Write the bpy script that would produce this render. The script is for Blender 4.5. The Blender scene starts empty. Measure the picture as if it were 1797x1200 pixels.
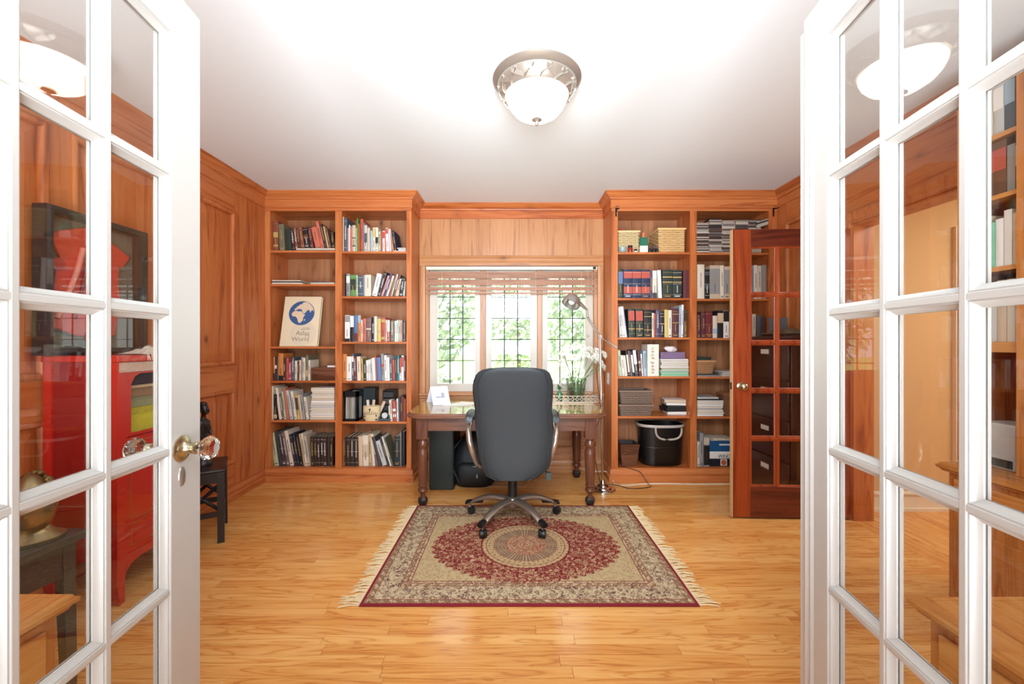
import bpy, bmesh, math, random
from mathutils import Matrix, Vector
random.seed(7)
PI = math.pi
C = bpy.context.scene.collection
scene = bpy.context.scene

# ------------------------------------------------------------------ camera, world, lights, exposure
H = 1.24                      # eye height; the lens looks level along +Y
cam_d = bpy.data.cameras.new('camera'); cam = bpy.data.objects.new('camera', cam_d); C.objects.link(cam)
cam.location = (0, 0, H); cam.rotation_euler = (PI/2, 0, 0)
cam_d.sensor_width = 36; cam_d.lens = 720/1797*36; cam_d.shift_y = 2/1797; cam_d.clip_start = .02
scene.camera = cam
scene.view_settings.view_transform = 'Standard'; scene.view_settings.look = 'None'
scene.view_settings.exposure = 0.08; scene.view_settings.gamma = 1.0; scene.view_settings.use_curve_mapping = False
w = bpy.data.worlds.new('sky'); scene.world = w; w.use_nodes = True
bg = w.node_tree.nodes['Background']; bg.inputs[0].default_value = (.86, .95, 1, 1); bg.inputs[1].default_value = 2.8
def light(name, kind, loc, rot, power, color=(1,1,1), size=(1,1)):
    d = bpy.data.lights.new(name, kind); d.energy = power; d.color = color
    if kind == 'AREA': d.shape = 'RECTANGLE'; d.size, d.size_y = size
    o = bpy.data.objects.new(name, d); C.objects.link(o); o.location = loc; o.rotation_euler = rot
    return o
s = light('sun', 'SUN', (0, -5, 9), (math.radians(38), 0, math.radians(-20)), 13, (1, .96, .88)); s.data.angle = .02
light('rear_fill', 'AREA', (0, -2.0, 1.45), (math.radians(90), 0, 0), 50, (.85, .935, 1), (4.0, 2.2))  # added fill behind the camera, stands for no known window or lamp
fl_l = light('ceiling_fill', 'AREA', (0, -1.1, .75), (math.radians(128), 0, 0), 84, (.82, .92, 1), (2.4, 1.4)); fl_l.data.spread = math.radians(104)  # invented upward fill to whiten the ceiling and soften the room
fl_2 = light('forward_fill', 'AREA', (0, .2, 1.95), (math.radians(80), 0, 0), 29, (.84, .93, 1), (1.1, .5)); fl_2.data.spread = math.radians(105)  # extra fill above the lens, added to lift the far walls
light('side_hall_fill', 'AREA', (3.9, 1.6, 2.5), (0, 0, 0), 50, (1, .95, .88), (1.4, 1.4))  # added to brighten the side hall; no fitting is known there

# ------------------------------------------------------------------ materials
def lin(c): return tuple(((v/255+.055)/1.055)**2.4 if v/255 > .04045 else v/255/12.92 for v in c)
MATS = {}
def newmat(name):
    m = bpy.data.materials.new(name); m.use_nodes = True
    return m, m.node_tree, m.node_tree.nodes['Principled BSDF']
def mat(rgb, rough=.5, metal=0, name=None, spec=None, emit=0, noise=0):
    key = (rgb, rough, metal, spec, emit, noise)
    if key in MATS: return MATS[key]
    m, nt, p = newmat(name or 'paint')
    c = lin(rgb)
    p.inputs['Base Color'].default_value = (*c, 1); p.inputs['Roughness'].default_value = rough
    p.inputs['Metallic'].default_value = metal
    if spec is not None: p.inputs['Specular IOR Level'].default_value = spec
    if emit: p.inputs['Emission Color'].default_value = (*c, 1); p.inputs['Emission Strength'].default_value = emit
    if noise:
        n = nt.nodes.new('ShaderNodeTexNoise'); n.inputs['Scale'].default_value = noise; n.inputs['Detail'].default_value = 4
        r = nt.nodes.new('ShaderNodeMixRGB'); r.inputs[1].default_value = (*[v*.72 for v in c], 1); r.inputs[2].default_value = (*[min(1, v*1.2) for v in c], 1)
        g = nt.nodes.new('ShaderNodeNewGeometry')
        nt.links.new(g.outputs['Position'], n.inputs['Vector'])
        nt.links.new(n.outputs[0], r.inputs[0]); nt.links.new(r.outputs[0], p.inputs['Base Color'])
        b = nt.nodes.new('ShaderNodeBump'); b.inputs['Strength'].default_value = .15; b.inputs['Distance'].default_value = .002
        nt.links.new(n.outputs[0], b.inputs['Height']); nt.links.new(b.outputs[0], p.inputs['Normal'])
    MATS[key] = m
    return m
class E:
    """little expression builder for shader maths"""
    def __init__(s, nt, sock): s.nt, s.s = nt, sock
    def op(s, k, o=None, o2=None):
        n = s.nt.nodes.new('ShaderNodeMath'); n.operation = k
        for i, v in enumerate((s, o, o2)):
            if v is None: continue
            if isinstance(v, E): s.nt.links.new(v.s, n.inputs[i])
            else: n.inputs[i].default_value = v
        return E(s.nt, n.outputs[0])
    def __add__(s, o): return s.op('ADD', o)
    def __sub__(s, o): return s.op('SUBTRACT', o)
    def __mul__(s, o): return s.op('MULTIPLY', o)
    def __truediv__(s, o): return s.op('DIVIDE', o)
    def abs(s): return s.op('ABSOLUTE')
    def floor(s): return s.op('FLOOR')
    def sin(s): return s.op('SINE')
    def sqrt(s): return s.op('SQRT')
    def lt(s, o): return s.op('LESS_THAN', o)
    def gt(s, o): return s.op('GREATER_THAN', o)
    def mx(s, o): return s.op('MAXIMUM', o)
    def mn(s, o): return s.op('MINIMUM', o)
def texco(nt, which='pos'):
    if which == 'pos': return nt.nodes.new('ShaderNodeNewGeometry').outputs['Position']
    return nt.nodes.new('ShaderNodeTexCoord').outputs['Object']
def sep(nt, v):
    n = nt.nodes.new('ShaderNodeSeparateXYZ'); nt.links.new(v, n.inputs[0]); return [E(nt, o) for o in n.outputs]
def comb(nt, x, y, z):
    n = nt.nodes.new('ShaderNodeCombineXYZ')
    for i, v in enumerate((x, y, z)):
        if isinstance(v, E): nt.links.new(v.s, n.inputs[i])
        else: n.inputs[i].default_value = v
    return n.outputs[0]
def noise(nt, v, scale, detail=3, dist=0):
    n = nt.nodes.new('ShaderNodeTexNoise'); n.inputs['Scale'].default_value = scale; n.inputs['Detail'].default_value = detail
    n.inputs['Distortion'].default_value = dist; nt.links.new(v, n.inputs['Vector']); return E(nt, n.outputs[0])
def voro(nt, v, scale, feat='F1', out='Distance'):
    n = nt.nodes.new('ShaderNodeTexVoronoi'); n.feature = feat; n.inputs['Scale'].default_value = scale
    nt.links.new(v, n.inputs['Vector']); return n
def ramp(nt, fac, stops):
    n = nt.nodes.new('ShaderNodeValToRGB'); cr = n.color_ramp
    while len(cr.elements) < len(stops): cr.elements.new(.5)
    for e, (p, c) in zip(cr.elements, stops): e.position = p; e.color = (*lin(c), 1)
    nt.links.new(fac.s if isinstance(fac, E) else fac, n.inputs[0]); return n.outputs[0]
def mix(nt, fac, a, b, mode='MIX'):
    n = nt.nodes.new('ShaderNodeMixRGB'); n.blend_type = mode
    for i, v in enumerate((fac, a, b)):
        if isinstance(v, E): nt.links.new(v.s, n.inputs[i])
        elif isinstance(v, (int, float)): n.inputs[i].default_value = v if i == 0 else (v, v, v, 1)
        elif isinstance(v, tuple): n.inputs[i].default_value = (*lin(v), 1)
        else: nt.links.new(v, n.inputs[i])
    return n.outputs[0]
def wood(name, dark, mid, lightc, axis='z', rough=.35, knots=True, tone=.16, grain=26, board=0):
    """procedural timber; axis is the way the grain runs"""
    m, nt, p = newmat(name)
    x, y, z = sep(nt, texco(nt))
    st = .07
    if axis == 'z': v = comb(nt, x, y, z*st)
    elif axis == 'x': v = comb(nt, x*st, y, z)
    else: v = comb(nt, x, y*st, z)
    big = noise(nt, v, 5, 2, .6); fine = noise(nt, v, grain*4, 3, .2)
    lines = (noise(nt, v, grain*.45, 2, 1.2)*9).sin().abs()
    f = big*.55 + lines*.22 + fine*.28
    c = ramp(nt, f, [(.25, dark), (.5, mid), (.78, lightc)])
    if board:
        b = ((x + y)/board).floor()
        wn = nt.nodes.new('ShaderNodeTexWhiteNoise'); wn.noise_dimensions = '1D'; nt.links.new(b.s, wn.inputs['W'])
        c = mix(nt, 1.0, c, mix(nt, E(nt, wn.outputs['Value']), (215, 205, 195), (255, 255, 255)), 'MULTIPLY')
    c = mix(nt, lines.lt(.2)*.22, c, tuple(int(v*.85) for v in dark))
    if knots:
        if axis == 'z': kv = comb(nt, x, y, z*.62)
        elif axis == 'x': kv = comb(nt, x*.62, y, z)
        else: kv = comb(nt, x, y*.62, z)
        vo = voro(nt, kv, 4.2); d = E(nt, vo.outputs['Distance'])
        cs = nt.nodes.new('ShaderNodeSeparateColor'); nt.links.new(vo.outputs['Color'], cs.inputs[0])
        on = E(nt, cs.outputs[0]).gt(.42)
        k = (d*-9.5 + 1.05).op('MAXIMUM', 0).mn(1)*on
        c = mix(nt, k*.85, c, tuple(int(v*.42) for v in dark))
        halo = (d*-4.5 + 1.0).op('MAXIMUM', 0).mn(1)*on
        c = mix(nt, halo*.32, c, tuple(int(v*.7) for v in dark))
    nt.links.new(c, p.inputs['Base Color']); p.inputs['Roughness'].default_value = rough
    b = nt.nodes.new('ShaderNodeBump'); b.inputs['Strength'].default_value = .08; b.inputs['Distance'].default_value = .002
    nt.links.new(fine.s, b.inputs['Height']); nt.links.new(b.outputs[0], p.inputs['Normal'])
    return m
PD, PM, PL = (146, 72, 30), (187, 103, 52), (209, 132, 76)
pineZ = wood('pine vertical', PD, PM, PL, 'z'); pineX = wood('pine horizontal', PD, PM, PL, 'x'); pineY = wood('pine lengthwise', PD, PM, PL, 'y')
pineB = wood('pine back boards', (146, 90, 54), (176, 118, 78), (196, 140, 98), 'z', .5, board=.085)
glarePineZ = wood('glare-paled pine vertical', (152, 98, 58), (182, 126, 82), (200, 146, 100), 'z'); glarePineX = wood('glare-paled pine horizontal', (152, 98, 58), (182, 126, 82), (200, 146, 100), 'x')  # same pine as elsewhere, with the window glare mixed into its colour
darkdoor = wood('stained door timber', (92, 32, 12), (136, 54, 22), (166, 76, 34), 'z', .3, False); darkdoorX = wood('stained door rail timber', (60, 22, 12), (90, 36, 22), (110, 48, 30), 'x', .3, False)
walnut = wood('walnut', (58, 30, 20), (92, 52, 36), (120, 74, 52), 'z', .25, False); walnutX = wood('walnut horizontal', (70, 40, 28), (104, 64, 46), (130, 86, 64), 'x', .25, False)
honeyY = wood('honey pine lengthwise', (172, 100, 42), (204, 134, 66), (220, 158, 90), 'y', .22, False); honeyZ = wood('honey pine', (160, 88, 38), (192, 118, 56), (210, 140, 76), 'z', .25)
blackwood = mat((38, 33, 32), .35, name='black painted wood'); iron = mat((34, 30, 30), .5, .6, 'black iron')
def floor_mat():
    m, nt, p = newmat('oak strip floor')
    x, y, z = sep(nt, texco(nt))
    at = nt.nodes.new('ShaderNodeAttribute'); at.attribute_name = 'tint'
    tint = E(nt, at.outputs['Fac'])
    swap = nt.nodes.new('ShaderNodeAttribute'); swap.attribute_name = 'across'
    a = E(nt, swap.outputs['Fac'])
    lng = x + (y - x)*a; crs = y + (x - y)*a
    v = comb(nt, lng*.09 + tint*37, crs + tint*3.1, z)
    big = noise(nt, v, 9, 2, .8); lines = (noise(nt, v, 16, 2, 1.5)*14).sin().abs(); fine = noise(nt, v, 150, 2)
    f = big*.35 + lines*.25 + fine*.2 + tint*.3
    c = ramp(nt, f, [(.22, (196, 120, 56)), (.5, (221, 155, 82)), (.8, (234, 178, 106))])
    c = mix(nt, lines.lt(.24)*.32, c, (184, 104, 42))
    nt.links.new(c, p.inputs['Base Color']); p.inputs['Roughness'].default_value = .2
    rr = ramp(nt, fine, [(.3, (95, 95, 95)), (.7, (130, 130, 130))]); nt.links.new(rr, p.inputs['Roughness'])
    b = nt.nodes.new('ShaderNodeBump'); b.inputs['Strength'].default_value = .05; b.inputs['Distance'].default_value = .001
    nt.links.new(fine.s, b.inputs['Height']); nt.links.new(b.outputs[0], p.inputs['Normal'])
    return m
oak = floor_mat()
def glass_mat(name, tint=(1, 1, 1), k=1.0):
    m = bpy.data.materials.new(name); m.use_nodes = True; nt = m.node_tree; nt.nodes.clear()
    o = nt.nodes.new('ShaderNodeOutputMaterial'); t = nt.nodes.new('ShaderNodeBsdfTransparent'); t.inputs[0].default_value = (*tint, 1)
    g = nt.nodes.new('ShaderNodeBsdfGlossy'); g.inputs['Roughness'].default_value = .0
    gm = nt.nodes.new('ShaderNodeNewGeometry'); dt = nt.nodes.new('ShaderNodeVectorMath'); dt.operation = 'DOT_PRODUCT'
    nt.links.new(gm.outputs['Incoming'], dt.inputs[0]); nt.links.new(gm.outputs['Normal'], dt.inputs[1])
    ca = E(nt, dt.outputs['Value']).abs(); one = ca*-1 + 1
    mx = nt.nodes.new('ShaderNodeMixShader')
    fk = (one*one*one*one*one*.96 + .04)*k
    nt.links.new(fk.s, mx.inputs[0]); nt.links.new(t.outputs[0], mx.inputs[1]); nt.links.new(g.outputs[0], mx.inputs[2]); nt.links.new(mx.outputs[0], o.inputs[0])
    return m
glass = glass_mat('window glass', (.97, .98, .97))
def crystal():
    m, nt, p = newmat('cut crystal'); p.inputs['Transmission Weight'].default_value = 1; p.inputs['Roughness'].default_value = .0; p.inputs['IOR'].default_value = 1.5
    return m
crystalm = crystal()
white = mat((195, 193, 188), .28, name='white gloss paint'); whitewin = mat((206, 200, 188), .35, name='white window paint')
ceilm = mat((234, 240, 243), .9, name='ceiling paint'); tan = mat((222, 186, 134), .8, name='tan wall paint'); creamtrim = mat((240, 230, 208), .4, name='cream trim paint')
brass = mat((188, 178, 150), .25, 1, 'brass'); silver = mat((176, 172, 166), .3, .75, 'satin nickel'); chrome = mat((210, 210, 212), .1, 1, 'chrome')
blackp = mat((16, 17, 18), .35, name='black plastic'); leather = mat((44, 50, 54), .42, name='black leather', noise=160)
pewter = mat((168, 158, 146), .32, .6, 'pewter painted metal'); lead = mat((44, 58, 54), .6, .2, 'lead came')

# ------------------------------------------------------------------ mesh helpers
class MB:
    def __init__(s): s.v = []; s.f = []; s.m = []; s.cm = 0; s.tag = None
    def add(s, vs, fs):
        n = len(s.v); s.v += [tuple(v) for v in vs]; s.f += [tuple(n+i for i in f) for f in fs]; s.m += [s.cm]*len(fs); return s
    def box(s, x0, x1, y0, y1, z0, z1, M=None):
        vs = [Vector((x, y, z)) for x in (x0, x1) for y in (y0, y1) for z in (z0, z1)]
        if M: vs = [M @ v for v in vs]
        return s.add(vs, [(0,1,3,2), (4,6,7,5), (0,4,5,1), (2,3,7,6), (0,2,6,4), (1,5,7,3)])
    def loft(s, rings, cap=True, closed=True):
        n = len(rings[0]); vs = [v for r in rings for v in r]; fs = []
        for i in range(len(rings)-1):
            for j in range(n if closed else n-1):
                k = (j+1) % n; fs.append((i*n+j, i*n+k, (i+1)*n+k, (i+1)*n+j))
        if cap: fs.append(tuple(range(n))); fs.append(tuple((len(rings)-1)*n+j for j in reversed(range(n))))
        return s.add(vs, fs)
    def lathe(s, prof, c=(0, 0, 0), n=16, M=None, cap=True):
        rings = []
        for r, z in prof:
            ring = [Vector((r*math.cos(2*PI*j/n), r*math.sin(2*PI*j/n), z)) for j in range(n)]
            if M: ring = [M @ v for v in ring]
            rings.append([v + Vector(c) for v in ring])
        return s.loft(rings, cap)
    def tube(s, pts, r, n=8, cap=True):
        pts = [Vector(p) for p in pts]; rs = r if isinstance(r, (list, tuple)) else [r]*len(pts)
        rings = []; up = None
        for i, p in enumerate(pts):
            t = (pts[min(i+1, len(pts)-1)] - pts[max(i-1, 0)])
            if t.length < 1e-9: t = Vector((0, 0, 1))
            t.normalize()
            if up is None: up = Vector((0, 0, 1)) if abs(t.z) < .9 else Vector((1, 0, 0))
            a = t.cross(up)
            if a.length < 1e-6: a = t.orthogonal()
            a.normalize(); b = t.cross(a).normalized(); up = b*-1 if False else up
            rings.append([p + (a*math.cos(2*PI*j/n) + b*math.sin(2*PI*j/n))*rs[i] for j in range(n)])
        return s.loft(rings, cap)
    def sweep(s, path, prof, fn=lambda a, b, h: (a, b, h), closed=False, segs=None):
        """profile (offset to the right of the path, height) along a mitred 2D path"""
        n = len(path); rings = []
        for i in range(n):
            def nrm(a, b):
                d = Vector((b[0]-a[0], b[1]-a[1])).normalized(); return Vector((d.y, -d.x))
            if closed or 0 < i < n-1:
                n1 = nrm(path[i-1], path[i]); n2 = nrm(path[i], path[(i+1) % n]); m = (n1+n2); m = m/(m.dot(n1))
            elif i == 0: m = nrm(path[0], path[1])
            else: m = nrm(path[-2], path[-1])
            rings.append([Vector(fn(path[i][0]+m.x*o, path[i][1]+m.y*o, h)) for o, h in prof])
        if closed: rings.append(rings[0])
        if segs: rings = rings[segs[0]:segs[1]+1]
        return s.loft(rings, cap=not closed)
    def poly(s, pts, d):
        """flat outline pts (3D) extruded by vector d"""
        a = [Vector(p) for p in pts]; d = Vector(d); return s.loft([a, [p+d for p in a]])
    def sphere(s, c, r, nu=14, nv=9, M=None):
        if not isinstance(r, (tuple, list)): r = (r, r, r)
        prof = [(math.sin(PI*(i+.04)/(nv+.08)), -math.cos(PI*(i+.04)/(nv+.08))) for i in range(nv+1)]
        rings = []
        for a, z in prof:
            ring = [Vector((a*r[0]*math.cos(2*PI*j/nu), a*r[1]*math.sin(2*PI*j/nu), z*r[2])) for j in range(nu)]
            if M: ring = [M @ v for v in ring]
            rings.append([v+Vector(c) for v in ring])
        return s.loft(rings)
T = {}
def mesh_of(name, mb, mats, inv=None, smooth=None):
    me = bpy.data.meshes.new(name)
    vs = [inv @ Vector(v) for v in mb.v] if inv else mb.v
    me.from_pydata([tuple(v) for v in vs], [], mb.f)
    for m in (mats if isinstance(mats, list) else [mats]): me.materials.append(m)
    if any(mb.m): me.polygons.foreach_set('material_index', mb.m)
    bm = bmesh.new(); bm.from_mesh(me); bmesh.ops.remove_doubles(bm, verts=bm.verts, dist=1e-6)
    bmesh.ops.recalc_face_normals(bm, faces=bm.faces); bm.to_mesh(me); bm.free()
    if smooth:
        me.polygons.foreach_set('use_smooth', [True]*len(me.polygons)); me.set_sharp_from_angle(angle=math.radians(smooth))
    me.update()
    return me
def part(name, mb, mats, parent=None, world=True, smooth=None, label=None, kind=None, bevel=0):
    P = T.get(parent.name, Matrix()) if parent else Matrix()
    me = mesh_of(name, mb, mats, P.inverted() if (world and parent) else None, smooth)
    o = bpy.data.objects.new(name, me); C.objects.link(o)
    if parent: o.parent = parent
    T[o.name] = P.copy()
    if label: o['label'] = label
    if kind: o['kind'] = kind
    if bevel:
        b = o.modifiers.new('bevel', 'BEVEL'); b.width = bevel; b.segments = 2; b.limit_method = 'ANGLE'; b.harden_normals = False
        me.polygons.foreach_set('use_smooth', [True]*len(me.polygons)); me.set_sharp_from_angle(angle=math.radians(30))
    return o
def tag(o, label=None, cat=None, group=None, kind=None):
    if label: o['label'] = label
    if cat: o['category'] = cat
    if group: o['group'] = group
    if kind: o['kind'] = kind
    return o
def thing(name, label, cat, loc=(0, 0, 0), rotz=0, group=None, rot=None, kind=None):
    o = bpy.data.objects.new(name, None); C.objects.link(o); o.empty_display_size = .05
    o.location = loc; o.rotation_euler = rot or (0, 0, rotz)
    T[o.name] = Matrix.Translation(loc) @ (o.rotation_euler.to_matrix().to_4x4())
    return tag(o, label, cat, group, kind)
def solo(name, mb, mats, label, cat, loc, rot=(0, 0, 0), group=None, smooth=None, world=False, bevel=0):
    """a thing that is one mesh; mb in local coordinates unless world"""
    M = Matrix.Translation(loc) @ bpy_euler(rot)
    o = bpy.data.objects.new(name, mesh_of(name, mb, mats, M.inverted() if world else None, smooth)); C.objects.link(o)
    o.location = loc; o.rotation_euler = rot; T[o.name] = M
    if bevel:
        b = o.modifiers.new('bevel', 'BEVEL'); b.width = bevel; b.segments = 2; b.limit_method = 'ANGLE'
    return tag(o, label, cat, group)
def bpy_euler(r):
    from mathutils import Euler
    return Euler(r).to_matrix().to_4x4()
def BX(*a): return MB().box(*a)
def text_part(s, size, M, m, parent, name='lettering', extrude=.0006, world=True, label=None, align='CENTER'):
    cu = bpy.data.curves.new(name, 'FONT'); cu.body = s; cu.size = size; cu.extrude = extrude; cu.align_x = align; cu.align_y = 'CENTER'
    cu.resolution_u = 3
    o = bpy.data.objects.new('tmp', cu); C.objects.link(o)
    dg = bpy.context.evaluated_depsgraph_get(); me = bpy.data.meshes.new_from_object(o.evaluated_get(dg))
    bpy.data.objects.remove(o); me.name = name
    me.transform((T[parent.name].inverted() @ M) if world else M)
    me.materials.clear(); me.materials.append(m)
    q = bpy.data.objects.new(name, me); C.objects.link(q); q.parent = parent; T[q.name] = T[parent.name].copy()
    if label: q['label'] = label
    return q
def W(px, py, Y):             # photograph pixel at depth Y -> point
    return Vector(((px-898.5)*Y/720, Y, H-(py-602)*Y/720))
def FL(px, py):               # photograph pixel on the floor
    Y = H*720/(py-602); return Vector(((px-898.5)*Y/720, Y, 0))

ZC, ZW, XL, XR, CH = 3.68, 4.0, -2.22, 2.38, 2.59
CA = ZC + .0                  # case front plane
# ------------------------------------------------------------------ floor
def plank_mesh(name, boards, across):
    """boards: (x0,x1,y0,y1,tint)"""
    mb = MB(); t = []
    for x0, x1, y0, y1, ti in boards:
        g = .0006; mb.box(x0+g, x1-g, y0+g, y1-g, -.012, 0); t += [ti]*6
    me = bpy.data.meshes.new(name); me.from_pydata(mb.v, [], mb.f); me.materials.append(oak)
    a = me.attributes.new('tint', 'FLOAT', 'FACE'); a.data.foreach_set('value', t)
    a = me.attributes.new('across', 'FLOAT', 'FACE'); a.data.foreach_set('value', [float(across)]*len(t))
    return me
fl = part('floor', BX(XL-.1, 5.1, -2.2, 4.15, -.05, -.0122), mat((70, 40, 20), .9), kind='structure')
rest = []; row = 0; y = -2.2
PW = .0572
while y < ZW:
    x = XL - random.random()*.8
    while x < XR:
        L = random.uniform(.5, 1.45); x1 = x+L
        b = (max(x, XL), min(x1, XR), y, min(y+PW, ZW), random.random())
        if b[1]-b[0] > .02:
            if 1.44 < y < 2.75:
                me = plank_mesh('plank', [b], 0); o = bpy.data.objects.new('plank', me); C.objects.link(o); o.parent = fl
            else: rest.append(b)
        x = x1
    y += PW
o = bpy.data.objects.new('floor_planks', plank_mesh('floor_planks', rest, 0)); C.objects.link(o); o.parent = fl; o['kind'] = 'stuff'
hb = []; x = XR
while x < 5.05:
    y = -2.2 - random.random()*.8
    while y < 4.1:
        L = random.uniform(.5, 1.3); b = (x, x+PW, max(y, -2.2), min(y+L, 4.1), random.random())
        if b[3]-b[2] > .02: hb.append(b)
        y += L
    x += PW
o = bpy.data.objects.new('side_hall_planks', plank_mesh('side_hall_planks', hb, 1)); C.objects.link(o); o.parent = fl; o['kind'] = 'stuff'

part('ceiling', BX(XL-.1, 5.1, -2.3, 4.15, CH, CH+.1), ceilm, kind='structure')
part('wall_front', BX(XL-.1, 5.1, -2.3, -2.2, 0, CH), mat((238, 228, 208), .8), kind='structure')

# ------------------------------------------------------------------ left wall: pine frames and fielded panels
wl = part('wall_left', BX(XL-.15, XL-.0201, -2.2, 4.15, 0, CH), pineZ, kind='structure')
def wallface(parent, X, sgn, spans, zs, y0, y1, zt=2.46):
    """stiles, rails, raised panels on a wall whose room face is x=X; sgn=+1 room on +x"""
    xf, xb, xp = X, X-.02*sgn, X-.013*sgn
    lo, hi = sorted((xf, xb))
    edges = [y0] + [e for s_ in spans for e in s_] + [y1]
    for i in range(0, len(edges), 2):
        a, b = edges[i], edges[i+1]
        if b-a > .01: part('stile', BX(lo, hi, a, b, 0, zt), pineZ, parent)
    for a, b in spans:
        zz = [0] + [q for z_ in zs for q in z_] + [zt]
        for i in range(0, len(zz), 2): part('rail', BX(lo, hi, a, b, zz[i], zz[i+1]), pineY, parent)
        for z0, z1 in zs:
            ia = .075
            mb = MB(); fn = lambda u, v, h: (X+h*sgn, u, v)
            outer = [(a, z0), (b, z0), (b, z1), (a, z1)]
            mb.loft([[Vector((X-.018*sgn, u, v)) for u, v in outer],
                     [Vector((X-.016*sgn, u, v)) for u, v in [(a+.02, z0+.02), (b-.02, z0+.02), (b-.02, z1-.02), (a+.02, z1-.02)]],
                     [Vector((X-.006*sgn, u, v)) for u, v in [(a+ia, z0+ia), (b-ia, z0+ia), (b-ia, z1-ia), (a+ia, z1-ia)]],
                     [Vector((X-.005*sgn, u, v)) for u, v in [(a+ia+.004, z0+ia+.004), (b-ia-.004, z0+ia+.004), (b-ia-.004, z1-ia-.004), (a+ia+.004, z1-ia-.004)]]])
            part('panel', mb, pineZ, parent)
            mm = MB(); mm.sweep([(a, z0), (a, z1), (b, z1), (b, z0)], [(-.012, 0), (-.012, .008), (-.004, .014), (.008, .012), (.016, .004), (.022, -.012), (.018, -.02), (-.0, -.02)], fn, True)
            part('panel_moulding', mm, pineZ, parent, smooth=50)
wallface(wl, XL, 1, [(.75, 1.95), (2.08, 3.276)], [(.294, .862), (1.078, 2.28)], -.6, ZC)

# ------------------------------------------------------------------ right wall with doorway
wr = part('wall_right', MB().box(XR+.02, XR+.12, 2.87, 4.15, 0, CH).box(XR+.02, XR+.12, -2.2, 2.03, 0, CH).box(XR+.02, XR+.12, 2.03, 2.87, 2.07, CH), pineZ, kind='structure')
wallface(wr, XR, -1, [(3.06, 3.56)], [(.294, .862), (1.078, 2.28)], 2.96, ZC)
part('board', BX(XR, XR+.02, 1.94, 2.96, 2.16, 2.46), pineY, wr)
part('board', BX(XR, XR+.02, 1.0, 1.94, 0, 2.46), pineZ, wr)
part('board', BX(XR, XR+.02, -2.2, 1.0, 0, 2.46), pineZ, wr)
cas = [(0, 0), (0, .012), (.01, .018), (.02, .012), (.035, .012), (.05, .02), (.075, .024), (.085, .018), (.085, 0)]
tr = part('trim_1', MB().sweep([(2.87, 0), (2.87, 2.07), (2.03, 2.07), (2.03, 0)][::-1], [(-o_, h) for o_, h in cas], lambda u, v, h: (XR-h, u, v)), pineZ, kind='structure', smooth=40)
part('jamb', MB().box(XR-.001, XR+.14, 2.856, 2.8695, 0, 2.0545).box(XR-.001, XR+.14, 2.0305, 2.044, 0, 2.0545).box(XR-.001, XR+.14, 2.0305, 2.8695, 2.055, 2.0695), pineZ, tr)
# hall beyond the doorway
part('wall_hall', MB().box(XR+.12, 5.1, 3.05, 3.15, 0, CH).box(5.0, 5.1, -2.2, 3.05, 0, CH), tan, kind='structure')
part('baseboard_hall', MB().box(XR+.12, 4.99, 3.03, 3.05, 0, .14).box(XR+.12, 4.99, 3.02, 3.05, 0, .022).box(XR+.12, 4.99, 3.022, 3.05, .12, .135), creamtrim, kind='structure')
part('trim_2', MB().box(3.27, 3.34, 3.02, 3.05, .0, 2.1).box(3.285, 3.30, 3.01, 3.02, 0, 2.1), creamtrim, kind='structure')

# ------------------------------------------------------------------ back wall, window opening
OX0, OX1, OZ0, OZ1 = -.836, .83, .751, 1.984
CX0, CX1 = -.902, .892
wb = part('wall_back', MB().box(XL-.1, OX0, ZW+.02, ZW+.15, 0, CH).box(OX1, XR+.12, ZW+.02, ZW+.15, 0, CH).box(OX0, OX1, ZW+.02, ZW+.15, 0, OZ0).box(OX0, OX1, ZW+.02, ZW+.15, OZ1, CH), glarePineZ, kind='structure')
xs = [736, 757, 790, 822, 860, 902, 928, 960, 997, 1028, 1059]
xs = [(q-898.5)/180 for q in xs]; xs[0] = CX0; xs[-1] = CX1
for a, b in zip(xs, xs[1:]):
    part('board', BX(a+.0008, b-.0008, ZW, ZW+.02, 2.092, 2.46), glarePineZ, wb)
part('board', BX(CX0, OX0-.0, ZW, ZW+.02, 0, 2.09), glarePineZ, wb); part('board', BX(OX1, CX1, ZW, ZW+.02, 0, 2.09), glarePineZ, wb)
part('board', BX(OX0, OX1, ZW, ZW+.02, 0, OZ0), glarePineX, wb)
for a, b in ((CX0+.06, -.3), (-.24, .25), (.31, CX1-.06)):
    mm = MB().sweep([(a, .22), (a, .62), (b, .62), (b, .22)], [(0, 0), (.004, .012), (.012, .012), (.022, 0)], lambda u, v, h: (u, ZW-h, v), True)
    part('panel_moulding', mm, glarePineX, wb)
# window casing: head and legs, stool, apron
part('trim_3', MB().sweep([(CX0+.004, 2.09), (CX1-.004, 2.09)], [(0, 0), (0, .022), (.02, .03), (.03, .02), (.06, .02), (.075, .028), (.1, .02), (.1, 0)], lambda u, v, h: (u, ZW-h, v)), glarePineX, kind='structure', smooth=35)
for nm, a, s_ in (('trim_4', CX0+.006, 1), ('trim_5', CX1-.006, -1)):
    part(nm, MB().sweep([(a, OZ0-.03), (a, 1.989)], [(0, 0), (s_*0, .02), (s_*.012, .024), (s_*.016, .014), (s_*.03, .014), (s_*.035, .022), (s_*.05, .02), (s_*.056, .01), (s_*.056, 0)], lambda u, v, h: (u, ZW-h, v)), glarePineZ, kind='structure', smooth=35)
part('trim_6', MB().sweep([(CX0, 0), (CX1, 0)], [(0, .70), (0, .705), (0, .755)], lambda u, v, h: (u, ZW, h)) if False else MB().box(CX0, CX1, ZW-.045, ZW+.03, .733, .755).box(CX0, CX1, ZW-.03, ZW, .705, .733).box(CX0, CX1, ZW-.016, ZW, .66, .705), glarePineX, kind='structure', bevel=.006)
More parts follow.
